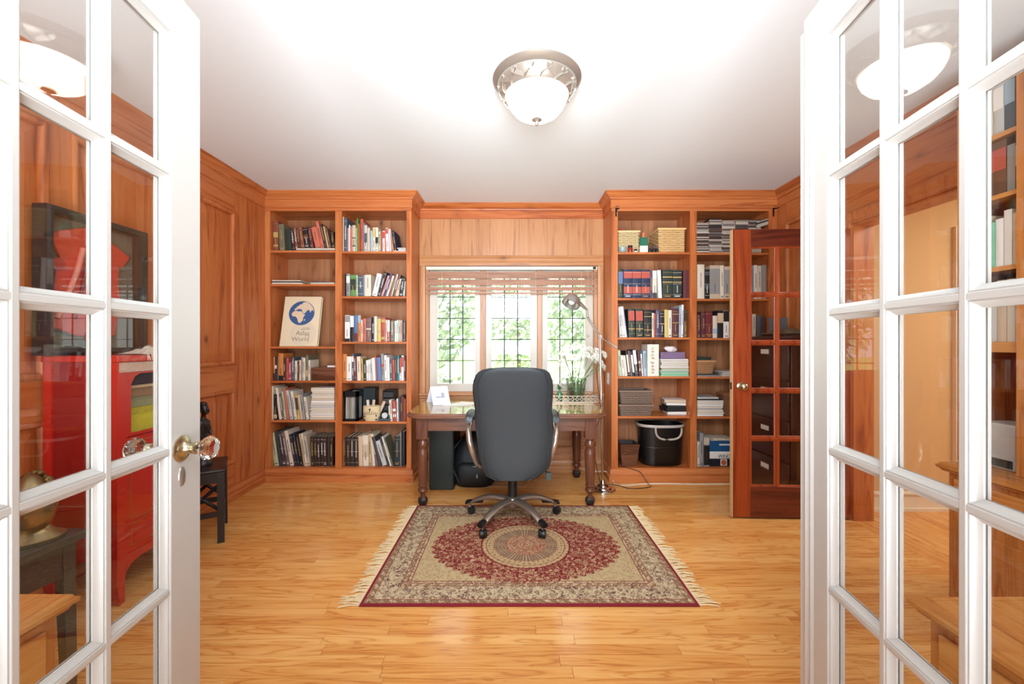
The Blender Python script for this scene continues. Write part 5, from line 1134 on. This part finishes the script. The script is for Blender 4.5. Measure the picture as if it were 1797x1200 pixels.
# ------------------------------------------------------------------ desk
dx0, dx1, dy0, dy1, dzt = -.811, .727, 3.03, 3.935, .715
dc = ((dx0+dx1)/2, (dy0+dy1)/2)
desk = thing('desk', 'antique wooden table desk with turned legs and glossy top under the window', 'desk', (dc[0], dc[1], 0))
def rrect(i, z, r=.15, n=7):
    a, b = (dx1-dx0)/2-i, (dy1-dy0)/2-i; r = r-i*.6; out = []
    for cxx, cyy, st_ in ((a-r, b-r, 0), (-a+r, b-r, PI/2), (-a+r, -b+r, PI), (a-r, -b+r, 1.5*PI)):
        out += [(cxx+r*math.cos(st_+PI/2*k_/n), cyy+r*math.sin(st_+PI/2*k_/n), z) for k_ in range(n+1)]
    return out
def deskm():
    m, nt, p = newmat('burl desk top'); x, y, z = sep(nt, texco(nt)); v = comb(nt, x, y, z)
    n1 = noise(nt, v, 12, 5, 1.5)
    c = ramp(nt, n1, [(.3, (122, 92, 36)), (.5, (164, 134, 60)), (.7, (184, 160, 86))]); nt.links.new(c, p.inputs['Base Color']); p.inputs['Roughness'].default_value = .12
    p.inputs['Coat Weight'].default_value = .6; p.inputs['Coat Roughness'].default_value = .05
    return m
part('top_inlay', MB().loft([rrect(.018, .700), rrect(.018, .7148), rrect(.02, .715)]), deskm(), desk, False, smooth=30)
part('top_edge', MB().loft([rrect(.02, .676), rrect(.006, .678), rrect(0, .686), rrect(.002, .694), rrect(.010, .698), rrect(.012, .708), rrect(.0165, .7145), rrect(.0175, .7145), rrect(.0175, .6995)]), walnutX, desk, False, smooth=40)
fxl, fxr, fyf, fyb = -.683, .598, 3.144, 3.80
part('apron', BX(fxl+.0425, fxr-.0425, fyf-.02, fyf+.002, .573, .6755), walnutX, desk); part('apron', BX(fxl+.0425, fxr-.0425, fyb, fyb+.02, .573, .6755), walnutX, desk)
part('apron', BX(fxl-.012, fxl+.01, fyf+.0425, fyb-.0425, .573, .6755), walnutX, desk); part('apron', BX(fxr-.01, fxr+.012, fyf+.0425, fyb-.0425, .573, .6755), walnutX, desk)
part('apron_bead', BX(fxl+.0425, fxr-.0425, fyf-.024, fyf-.0201, .573, .579), walnutX, desk)
lp = [(.036, .514), (.036, .506), (.030, .500), (.031, .494), (.038, .482), (.041, .466), (.038, .45), (.031, .438), (.033, .434), (.037, .43), (.037, .424), (.040, .418), (.0415, .39), (.039, .30), (.034, .18), (.032, .162), (.037, .158), (.037, .15), (.026, .142), (.026, .136), (.036, .128), (.039, .116), (.034, .104), (.022, .094), (.018, .08), (.018, .07), (.026, .064)]
ft = [(.018, .0662), (.03, .062), (.038, .048), (.038, .03), (.031, .012), (.028, .0006), (0, .0006)]
for x in (fxl, fxr):
    for y in (fyf, fyb):
        lg = part('leg', MB().box(x-.042, x+.042, y-.042, y+.042, .514, .6755).lathe(lp, M=Matrix.Translation((x, y, 0)), n=24), walnut, desk, smooth=35, bevel=0)
        part('foot', MB().lathe(ft, M=Matrix.Translation((x, y, 0)), n=8), blackwood, lg)
# things on the desk
cd_ = solo('tent_card', MB(), white, '', '') if False else None
k = .0
ty = 3.32
t1, t2 = W(745, 691.5, 3.5), W(772, 688.5, 3.5)
tent = MB(); ridge = [(-.075, 0, .145), (.068, .03, .15)]
tent.poly([(-.075, 0, .145), (.068, .03, .15), (.115, -.075, .001), (-.03, -.105, .001)], (0, .0012, .0012)).poly([(-.075, 0, .145), (.068, .03, .15), (.02, .09, .001), (-.12, .06, .001)], (0, .0012, .0012))
tc = solo('greeting_card', tent, mat((226, 228, 238), .5), 'folded pale greeting card standing at left of the desk', 'card', (-.635, 3.56, dzt+.0006))
pm_ = MB(); rr = random.Random(4)
nrm_ = Vector((.19, -.62, .5)).normalized()
def cardp(u_, v_):   # on the front face
    a0 = Vector((-.075, 0, .145)); a1 = Vector((.068, .03, .15)); a2 = Vector((.115, -.075, .001)); a3 = Vector((-.03, -.105, .001))
    return (a0*(1-u_)+a1*u_)*(1-v_)+(a3*(1-u_)+a2*u_)*v_ + Vector((.0, -.0016, .0008))
for i in range(9):
    u0 = .25+.055*i; h_ = rr.uniform(.06, .14) if i < 6 else .26
    pm_.poly([cardp(u0, .62-h_), cardp(u0+.03, .62-h_), cardp(u0+.03, .62), cardp(u0, .62)], (0, -.0004, .0002))
part('ink_print', pm_, mat((104, 112, 136), .6), tc, False)
solo('paper_sheet', MB().box(-.12, .12, -.07, .07, 0, .001), mat((236, 240, 232), .5), 'flat white sheet lying beside the greeting card on the desk', 'paper', (-.47, 3.5, dzt+.0006), (0, 0, .25))
solo('envelope', MB().loft([[(-.1, -.06, 0), (.1, -.06, 0), (.1, .06, 0), (-.1, .06, 0)], [(-.1, -.06, .002), (.1, -.06, .006), (.1, .06, .006), (-.1, .06, .002)]]), mat((244, 240, 228), .5), 'cream envelope overlapping the white sheet on the desk', 'envelope', (-.39, 3.56, dzt+.0024), (0, 0, -.5))
# tray with flower vase
ty_ = thing('metal_tray', 'silvery fretwork tray at the right back of the desk under flowers', 'tray', (.55, 3.72, dzt))
tw, td_ = .2, .13; tsil = mat((188, 172, 150), .35, .6, 'champagne metal')
part('tray_base', MB().box(-tw, tw, -td_, td_, .0008, .006), tsil, ty_, False)
tm = MB()
for y in (-td_, td_-.004):
    tm.box(-tw, tw, y, y+.004, .058, .064); tm.box(-tw, tw, y, y+.004, .006, .012)
    for i in range(10):
        x = -tw+.02+i*.04
        tm.box(x-.012, x+.012, y, y+.004, .022, .027).box(x-.012, x+.012, y, y+.004, .043, .048).box(x-.012, x-.008, y, y+.004, .022, .048).box(x+.008, x+.012, y, y+.004, .022, .048).box(x-.002, x+.002, y, y+.004, .048, .058).box(x-.002, x+.002, y, y+.004, .012, .022).box(x+.012, x+.028, y, y+.004, .033, .037)
for x in (-tw, tw-.004):
    tm.box(x, x+.004, -td_, td_, .058, .064)
    for i in range(6):
        y = -td_+.022+i*.043
        tm.box(x, x+.004, y-.012, y+.012, .022, .027).box(x, x+.004, y-.012, y+.012, .043, .048).box(x, x+.004, y-.012, y-.008, .012, .058).box(x, x+.004, y+.008, y+.012, .012, .058)
part('fretwork', tm, tsil, ty_, False)
vx, vy, vz = .583, 3.73, dzt+.0068
va = thing('flower_vase', 'ribbed clear glass vase in wire holder on the desk tray', 'vase', (vx, vy, vz))
gv = glass_mat('vase glass', (.95, .99, .96), 1.2)
part('glass_body', MB().lathe([(0, .001), (.062, .001), (.064, .01), (.088, .2), (.092, .205), (.086, .203), (.06, .012), (0, .01)], n=32), gv, va, False, smooth=50)
wm = MB()
for k_ in range(16):
    q = 2*PI*k_/16; wm.tube([(.066*math.cos(q), .066*math.sin(q), .003), (.092*math.cos(q), .092*math.sin(q), .195)], .0025, 6)
for r_, z in ((.068, .004), (.092, .19), (.08, .1)):
    wm.tube([(r_*math.cos(2*PI*i/32), r_*math.sin(2*PI*i/32), z) for i in range(33)], .0028, 6)
part('wire_holder', wm, mat((96, 118, 100), .4, .5), va, False, smooth=60)
part('handle', MB().tube([(-.09, 0, .185), (-.12, -.02, .2), (-.145, -.02, .175), (-.13, -.01, .15), (-.1, 0, .13)], .003, 6), mat((150, 160, 130), .4, .5), va, False, smooth=60)
part('water', MB().lathe([(0, .012), (.06, .012), (.074, .12), (0, .12)], n=32), glass_mat('water', (.94, .98, .95), .5), va, False, smooth=50)
stem_m = mat((104, 130, 78), .6); petal_m = mat((246, 246, 236), .6, name='white petals'); heart_m = mat((196, 196, 120), .7)
fl_px = [(989, 618), (1000, 611), (1011, 606), (1023, 609), (1036, 613), (1049, 617), (1060, 622), (984, 636), (1008, 627), (1020, 631), (1042, 630), (1054, 636), (1058, 643), (991, 628), (1030, 622), (1047, 626)]
rr = random.Random(21)
for i, (px_, py_) in enumerate(fl_px):
    Yf = vy + rr.uniform(-.09, .05); c = W(px_, py_, Yf)
    base = Vector((vx+rr.uniform(-.03, .03), vy+rr.uniform(-.03, .03), vz+.02)); mid = Vector((vx+(c.x-vx)*.35, vy+(c.y-vy)*.35, vz+.2))
    side = 'leftmost' if px_ < 988 else 'left' if px_ < 1005 else 'middle' if px_ < 1035 else 'right'
    ftg = thing('chrysanthemum', f'white chrysanthemum in the desk vase, {ordn(sorted(q_[0] for q_ in fl_px).index(px_))} bloom counted from the left', 'flower', tuple(base), group='white chrysanthemums in the desk vase')
    part('stem', MB().tube([base, mid, c-Vector((0, 0, .01))], .0028, 6), stem_m, ftg, smooth=60)
    d = Vector((c.x-vx, c.y-vy-.12, .14)).normalized(); Mr = Matrix.Translation(c) @ d.to_track_quat('Z', 'Y').to_matrix().to_4x4()
    pmb = MB()
    for layer, (n_, L, up) in enumerate(((18, .052, -.004), (16, .045, .006), (13, .034, .014), (9, .02, .02))):
        for j in range(n_):
            q = 2*PI*(j+.5*layer)/n_ + rr.uniform(-.08, .08); L2 = L*rr.uniform(.85, 1.1); Mq = Mr @ Matrix.Rotation(q, 4, 'Z'); w_ = .0052
            pmb.add([Mq @ Vector(p) for p in ((.004, -w_*.5, .002), (.004, w_*.5, .002), (L2*.6, w_, up+.004), (L2*.6, -w_, up+.004), (L2, 0, up-.004), (L2*.6, 0, up+.001))], [(0, 1, 2, 5), (0, 5, 3), (5, 2, 4), (3, 5, 4)])
    part('petals', pmb, petal_m, ftg); part('flower_centre', MB().sphere(Mr @ Vector((0, 0, .012)), (.009, .009, .007), 10, 6), heart_m, ftg, smooth=60)
# small green glass bottle and leaves beside the vase
gb_ = solo('glass_bottle', MB().lathe([(0, 0), (.022, 0), (.024, .01), (.024, .06), (.01, .085), (.009, .11), (.012, .113), (0, .114)], n=18), mat((60, 130, 96), .08, name='green glass'), 'small green glass bottle on the tray left of the vase', 'bottle', (.43, 3.7, dzt+.0068), smooth=50)
lfm = MB()
for i in range(14):
    q = rr.uniform(0, 2*PI); L = rr.uniform(.03, .06); Mq = Matrix.Translation((0, 0, .1)) @ Matrix.Rotation(q, 4, 'Z') @ Matrix.Rotation(-rr.uniform(.1, 1.1), 4, 'Y')
    lfm.add([Mq @ Vector(p) for p in ((0, 0, 0), (L*.5, .012, .004), (L, 0, 0), (L*.5, -.012, .004))], [(0, 1, 2), (0, 2, 3)])
part('leafy_sprig', lfm, mat((64, 112, 66), .5), gb_, False)
# under the desk
pc = solo('computer_tower', BX(-.105, .105, 0, .42, 0, .53), mat((20, 28, 28), .4, name='black case'), 'black upright bin-like case under the left of the desk', 'computer case', (-.595, 3.455, .0006), bevel=.012)
part('front_bezel', BX(-.1, .085, -.004, -.0002, .01, .52), mat((28, 38, 37), .35), pc, False)
bp_ = thing('backpack', 'black nylon backpack slumped under the desk beside the black case', 'bag', (-.33, 3.62, 0))
nyl = mat((18, 22, 26), .6, name='black nylon', noise=90)
rings = []
for z, a, b, oy in ((.0008, .15, .1, 0), (.04, .18, .12, 0), (.16, .185, .125, 0), (.28, .165, .11, .01), (.38, .125, .08, .02), (.44, .08, .05, .03), (.455, .03, .02, .03)):
    rings.append([(p[0]*(1+.03*math.sin(9*i_/40*PI)), p[1]+oy, z) for i_, p in enumerate(oval(a, b, z, 40, 3))])
part('main_bag', MB().loft(rings), nyl, bp_, False, smooth=70)
part('front_pocket', MB().loft([[(p[0], p[1]-.1, z) for p in oval(a, b, z, 28, 3)] for z, a, b in ((.03, .12, .03), (.06, .14, .05), (.18, .14, .05), (.22, .1, .03))]), nyl, bp_, False, smooth=70)
part('strap', MB().tube([(-.1, -.06, .42), (-.17, -.14, .34), (-.18, -.15, .2), (-.12, -.14, .06)], .011, 8), nyl, bp_, False, smooth=60)
part('carry_loop', MB().tube([(-.03, .02, .45), (-.02, .01, .49), (.03, .01, .49), (.04, .02, .45)], .007, 8), nyl, bp_, False, smooth=60)
part('zip_pull', MB().box(.03, .038, -.158, -.153, .1, .13).box(.0, .03, -.158, -.153, .195, .199), mat((170, 176, 176), .4), bp_, False)
# floor register
fr_ = thing('floor_register', 'beige metal floor register near the wall behind the chair', 'vent', (-.06, 3.6, 0))
part('plate', MB().sweep([(-.18, -.06), (-.18, .06), (.18, .06), (.18, -.06)], [(0, .0006), (.0, .004), (.02, .005), (.022, .0006)], closed=True).box(-.004, .004, -.04, .04, .0006, .004), mat((196, 160, 118), .4), fr_, False)
for i in range(9): part('louvre', BX(-.158, .158, -.036+i*.0085, -.0335+i*.0085, .0006, .0035), mat((190, 154, 112), .4), fr_, False)
# floor lamp
lpx, lpy = .747, 3.45
fl_ = thing('floor_lamp', 'chrome pharmacy floor lamp beside the right end of the desk', 'lamp', (.765, lpy, 0))
part('base', MB().lathe([(0, .0006), (.104, .0006), (.105, .018), (.1, .023), (.078, .026), (.074, .036), (.05, .042), (.046, .052), (.022, .062), (.016, .09), (0, .09)], M=Matrix.Translation((.765, lpy, 0)), n=40), chrome, fl_, smooth=35)
top_ = Vector((.742, lpy, 1.29))
part('pole', MB().tube([(.760, lpy, .08), top_], .0085, 12), chrome, fl_, smooth=60)
el_ = Vector((.632, lpy-.02, 1.46))
part('arm', MB().tube([top_+Vector((.004, .008, .012)), el_+Vector((.005, .008, 0))], .0055, 10).tube([top_+Vector((-.01, -.008, -.005)), el_+Vector((-.006, -.008, -.01))], .0045, 10), silver, fl_, smooth=60)
part('joint', MB().sphere(top_, .016).sphere(top_+Vector((.0, -.02, .008)), .011, 10, 7), white, fl_, smooth=60)
part('joint', MB().sphere(el_, .012).tube([el_, el_+Vector((-.006, -.01, .06))], .008, 8), silver, fl_, smooth=60)
part('counterweight', MB().tube([top_, top_+Vector((.06, -.02, -.042)), top_+Vector((.075, -.028, -.05)), top_+Vector((.128, -.05, -.088))], [.003, .003, .008, .008], 8), silver, fl_, smooth=60)
sc2 = W(1003.5, 529, lpy-.04); ax = Vector((-.42, -.35, -.84)).normalized(); Ms = Matrix.Translation(sc2) @ ax.to_track_quat('Z', 'Y').to_matrix().to_4x4()
sh = part('shade', MB().lathe([(.0, -.062), (.03, -.058), (.056, -.04), (.072, -.012), (.077, .02), (.077, .03), (.073, .03), (.07, -.008), (.05, -.036), (.0, -.055)], M=Ms, n=32, cap=False), silver, fl_, smooth=50)
part('bulb', MB().sphere(Ms @ Vector((0, 0, -.0)), .03), mat((240, 238, 230), .3), sh, smooth=60)
part('shade_neck', MB().tube([el_+Vector((-.006, -.01, .055)), sc2-ax*.0+Vector((.064, .0, -.012))], [.008, .019], 14), silver, fl_, smooth=60)
# cords on the floor
def cord(label, pts, r, m):
    pts = [Vector(p) for p in pts]; out = []
    for i in range(len(pts)-1):
        p0, p1, p2, p3 = pts[max(i-1, 0)], pts[i], pts[i+1], pts[min(i+2, len(pts)-1)]
        for k_ in range(8):
            t = k_/8; out.append(.5*((2*p1)+(p2-p0)*t+(2*p0-5*p1+4*p2-p3)*t*t+(-p0+3*p1-3*p2+p3)*t**3))
    out.append(pts[-1]); c = pts[0]
    return solo('cord', MB().tube([p-c for p in out], r, 6), m, label, 'cord', tuple(c), smooth=60)
def F2(px, py, z=.004): v = FL(px, py); v.z = z; return v
cord('white cord trailing along the floor before the right bookcase', [(.62, 3.9, .06), (.72, 3.75, .07), F2(1066, 838, .05), F2(1080, 850), F2(1100, 852), F2(1130, 849.5), F2(1170, 849), F2(1230, 850), F2(1290, 849.5)], .0035, mat((240, 232, 220), .5))
cord('black cord looping from the right bookcase onto the floor', [(pxx(1086), ZC+.03, bz+.01), (pxx(1098), ZC+.006, bz+.006), (pxx(1112), ZC-.012, bz-.012), (pxx(1122), ZC-.036, .09), F2(1138, 850), F2(1143, 854), F2(1128, 857), F2(1104, 857.5), F2(1084, 852), F2(1066, 850)], .003, blackp)
cord('dark lamp cord hanging behind the desk beside the chrome pole', [(.80, 3.9, 1.0), (.79, 3.8, .9), (.78, 3.62, .62), (.70, 3.55, .4), (.74, 3.5, .1), (.78, 3.56, .005)], .003, blackp)

# ------------------------------------------------------------------ office chair
ocx, ocy = .003, 2.866; zf = .009
oc = thing('office_chair', 'high-backed black leather office chair on the rug, seen from behind', 'chair', (ocx, ocy, 0))
prof = [(843.5, 862, 936), (838, 852, 948), (825, 845, 964), (810, 841, 968.5), (795, 838, 971), (780, 836, 973), (768, 835, 973.5), (750, 833, 972.5), (732, 831.5, 971.5), (720, 832, 970), (705, 829.8, 971), (690, 828, 972), (678, 828.2, 972), (669, 829.5, 970.8), (660, 833, 968), (654, 838, 965), (649, 846, 957), (646, 860, 942), (644.6, 880, 922)]
rings = []; seam = {-1: [], 1: []}
for py_, xl_, xr_ in prof:
    f = (844-py_)/200; Yb_ = 2.66 - .13*f + .035*math.sin(PI*f); z = H-(py_-602)*Yb_/720
    xa, xb = (xl_-898.5)*Yb_/720, (xr_-898.5)*Yb_/720; a = (xb-xa)/2; cx = (xa+xb)/2; th = .045 + .012*math.sin(PI*min(1, f)) - (.03 if f > .985 else 0)
    yc = Yb_ + th*.9; n = 44; rg = []
    for i in range(n):
        q = 2*PI*i/n; e = 3.4; c_, s_ = math.cos(q), math.sin(q)
        x = a*math.copysign(abs(c_)**(2/e), c_); y = th*math.copysign(abs(s_)**(2/2.4), s_)
        if y < 0: y -= -.012*(1-abs(x/a)**2)*0
        rg.append((cx+x, yc+y, z))
    rings.append(rg)
    ins = min(.035, a*.35)
    for s2 in (-1, 1): seam[s2].append((cx+s2*(a-ins), yc-th*(1-((a-ins)/a)**3.4)**(1/2.4)-.001, z))
part('backrest', MB().loft(rings), leather, oc, smooth=75)
part('piping', MB().tube(seam[-1], .004, 6), leather, oc, smooth=60); part('piping', MB().tube(seam[1], .004, 6), leather, oc, smooth=60)
part('seat', MB().loft([[(ocx+p[0], ocy+.1+p[1], p[2]) for p in oval(a, b, z, 40, 3.5)] for z, a, b in ((.41, .22, .2), (.42, .25, .235), (.46, .262, .25), (.5, .255, .245), (.52, .22, .21))]), leather, oc, smooth=75)
part('mechanism', MB().box(ocx-.1, ocx+.1, ocy-.09, ocy+.12, .365, .409).box(ocx-.21, ocx+.2, ocy-.02, ocy+.02, .375, .4), blackp, oc, bevel=.008)
part('gas_lift', MB().lathe([(0, .13), (.034, .13), (.034, .29), (.03, .292), (.03, .32), (.024, .322), (.024, .366), (0, .366)], M=Matrix.Translation((ocx, ocy, 0)), n=24), blackp, oc, smooth=40)
part('tilt_lever', MB().tube([(ocx+.19, ocy-.02, .385), (ocx+.235, ocy-.1, .37)], .006, 8).box(.225, .262, ocy-.13, ocy-.1, .325, .375), mat((60, 70, 68), .3), oc, bevel=.004)
basem = mat((150, 138, 126), .32, .75, 'bronze grey painted metal')
part('hub', MB().lathe([(0, .105), (.04, .105), (.055, .13), (.05, .165), (.036, .175), (0, .175)], M=Matrix.Translation((ocx, ocy, 0)), n=24), basem, oc, smooth=50)
R5 = .325
for k_, q in enumerate((-126, -54, 18, 90, 162)):
    q = math.radians(q); Mq = Matrix.Translation((ocx, ocy, 0)) @ Matrix.Rotation(q, 4, 'Z')
    rg = []
    for f in [i/8 for i in range(9)]:
        r_ = .03+(R5-.03)*f; z = .145+.018*math.sin(PI*f*.9)-.062*f*f; wd_ = .037-.012*f; hh = .024-.010*f
        rg.append([Mq @ Vector((r_, wd_*math.cos(2*PI*i/12), z+hh*math.sin(2*PI*i/12))) for i in range(12)])
    lg = part('leg', MB().loft(rg), basem, oc, smooth=70)
    cp = [[Mq @ Vector((R5-.1+.125*f, (.021+.006*f)*math.cos(2*PI*i/12), .113-.024*f+.004*math.sin(PI*f) + (.014)*math.sin(2*PI*i/12))) for i in range(12)] for f in (0, .25, .5, .75, .95, 1)]
    part('foot_pad', MB().loft(cp), blackp, lg, smooth=70)
    cc = Vector((R5, 0, 0)); sw = math.radians([20, -15, 60, 0, 100][k_])
    Mc = Mq @ Matrix.Translation(cc) @ Matrix.Rotation(-q+sw, 4, 'Z')
    cs = part('caster', MB().lathe([(0, -.022), (.024, -.022), (.027, -.018), (.027, -.006), (.022, -.004), (.022, .004), (.027, .006), (.027, .018), (.024, .022), (0, .022)], M=Mc @ Matrix.Translation((0, -.012, .027+zf+.0008)) @ Matrix.Rotation(PI/2, 4, 'Y'), n=20), blackp, oc, smooth=40)
    part('caster_stem', MB().tube([Mc @ Vector((0, 0, .05)), Mc @ Vector((0, 0, .085))], .009, 8), silver, cs, smooth=60)
for s_ in (-1, 1):
    pr = MB(); rg = []
    for f in [i/10 for i in range(11)]:
        y = 2.70+.30*f; a = .034*math.sin(PI*min(1, .12+f*.85))**.4; zc = .735+.012*math.sin(PI*f)
        rg.append([(ocx+s_*(.286)+a*math.cos(2*PI*i/14), y, zc+.034*math.sin(PI*min(1, .15+f*.8))**.5*math.sin(2*PI*i/14)) for i in range(14)])
    part('arm_pad', pr.loft(rg), leather, oc, smooth=75)
    pts_ = [(s_*.285, 2.90, .705), (s_*.288, 2.78, .69), (s_*.292, 2.72, .66), (s_*.282, 2.69, .60), (s_*.262, 2.70, .52), (s_*.24, 2.74, .44), (s_*.215, 2.80, .40)]
    rg = []
    for i, p in enumerate(pts_):
        p = Vector(p)+Vector((ocx, 0, 0)); t = (Vector(pts_[min(i+1, 6)])-Vector(pts_[max(i-1, 0)])).normalized(); sd = Vector((1, 0, 0)); nn_ = t.cross(sd).normalized(); sd = nn_.cross(t)
        a, b = [.012, .014, .018, .02, .018, .014, .010][i], [.02, .022, .024, .024, .022, .02, .018][i]
        rg.append([p+sd*a*math.cos(2*PI*j_/14)+nn_*b*math.sin(2*PI*j_/14) for j_ in range(14)])
    part('arm_bracket', MB().loft(rg), mat((196, 184, 170), .25, .85, 'polished arm metal'), oc, smooth=75)

# ------------------------------------------------------------------ outdoors through the window
part('lawn', BX(-30, 30, 4.3, 60, -.6, -.5), mat((150, 176, 104), .95, noise=2), kind='structure')
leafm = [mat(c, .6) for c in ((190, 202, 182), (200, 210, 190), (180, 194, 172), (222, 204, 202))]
def bush(name, label, cat, c, r, n, m, trunk=0, size=.13):
    t = thing(name, label, cat, (c[0], c[1], -.5), group=None)
    rr = random.Random(int(c[0]*10+c[1]*7)); fm = MB()
    for i in range(n):
        d = Vector((rr.gauss(0, 1), rr.gauss(0, 1), rr.gauss(0, 1))).normalized()*(rr.random()**.4)
        p = Vector((d.x*r[0], d.y*r[1], d.z*r[2]+r[2]+trunk-.0)); q = Vector((rr.gauss(0, 1), rr.gauss(0, 1), rr.gauss(0, 1))).normalized(); o1 = q.orthogonal().normalized()*size; o2 = q.cross(o1).normalized()*size*.5
        p.z = max(p.z, .05)
        fm.add([p-o1, p+o2, p+o1, p-o2], [(0, 1, 2, 3)])
    me = mesh_of('foliage', fm, m); o = bpy.data.objects.new('foliage', me); C.objects.link(o); o.parent = t; o['kind'] = 'stuff'
    part('trunk', MB().tube([(0, 0, 0), (.05, 0, trunk*.6+.1), (0, 0, trunk+r[2])], [.09, .07, .03], 8), mat((160, 146, 128), .9), t, False)
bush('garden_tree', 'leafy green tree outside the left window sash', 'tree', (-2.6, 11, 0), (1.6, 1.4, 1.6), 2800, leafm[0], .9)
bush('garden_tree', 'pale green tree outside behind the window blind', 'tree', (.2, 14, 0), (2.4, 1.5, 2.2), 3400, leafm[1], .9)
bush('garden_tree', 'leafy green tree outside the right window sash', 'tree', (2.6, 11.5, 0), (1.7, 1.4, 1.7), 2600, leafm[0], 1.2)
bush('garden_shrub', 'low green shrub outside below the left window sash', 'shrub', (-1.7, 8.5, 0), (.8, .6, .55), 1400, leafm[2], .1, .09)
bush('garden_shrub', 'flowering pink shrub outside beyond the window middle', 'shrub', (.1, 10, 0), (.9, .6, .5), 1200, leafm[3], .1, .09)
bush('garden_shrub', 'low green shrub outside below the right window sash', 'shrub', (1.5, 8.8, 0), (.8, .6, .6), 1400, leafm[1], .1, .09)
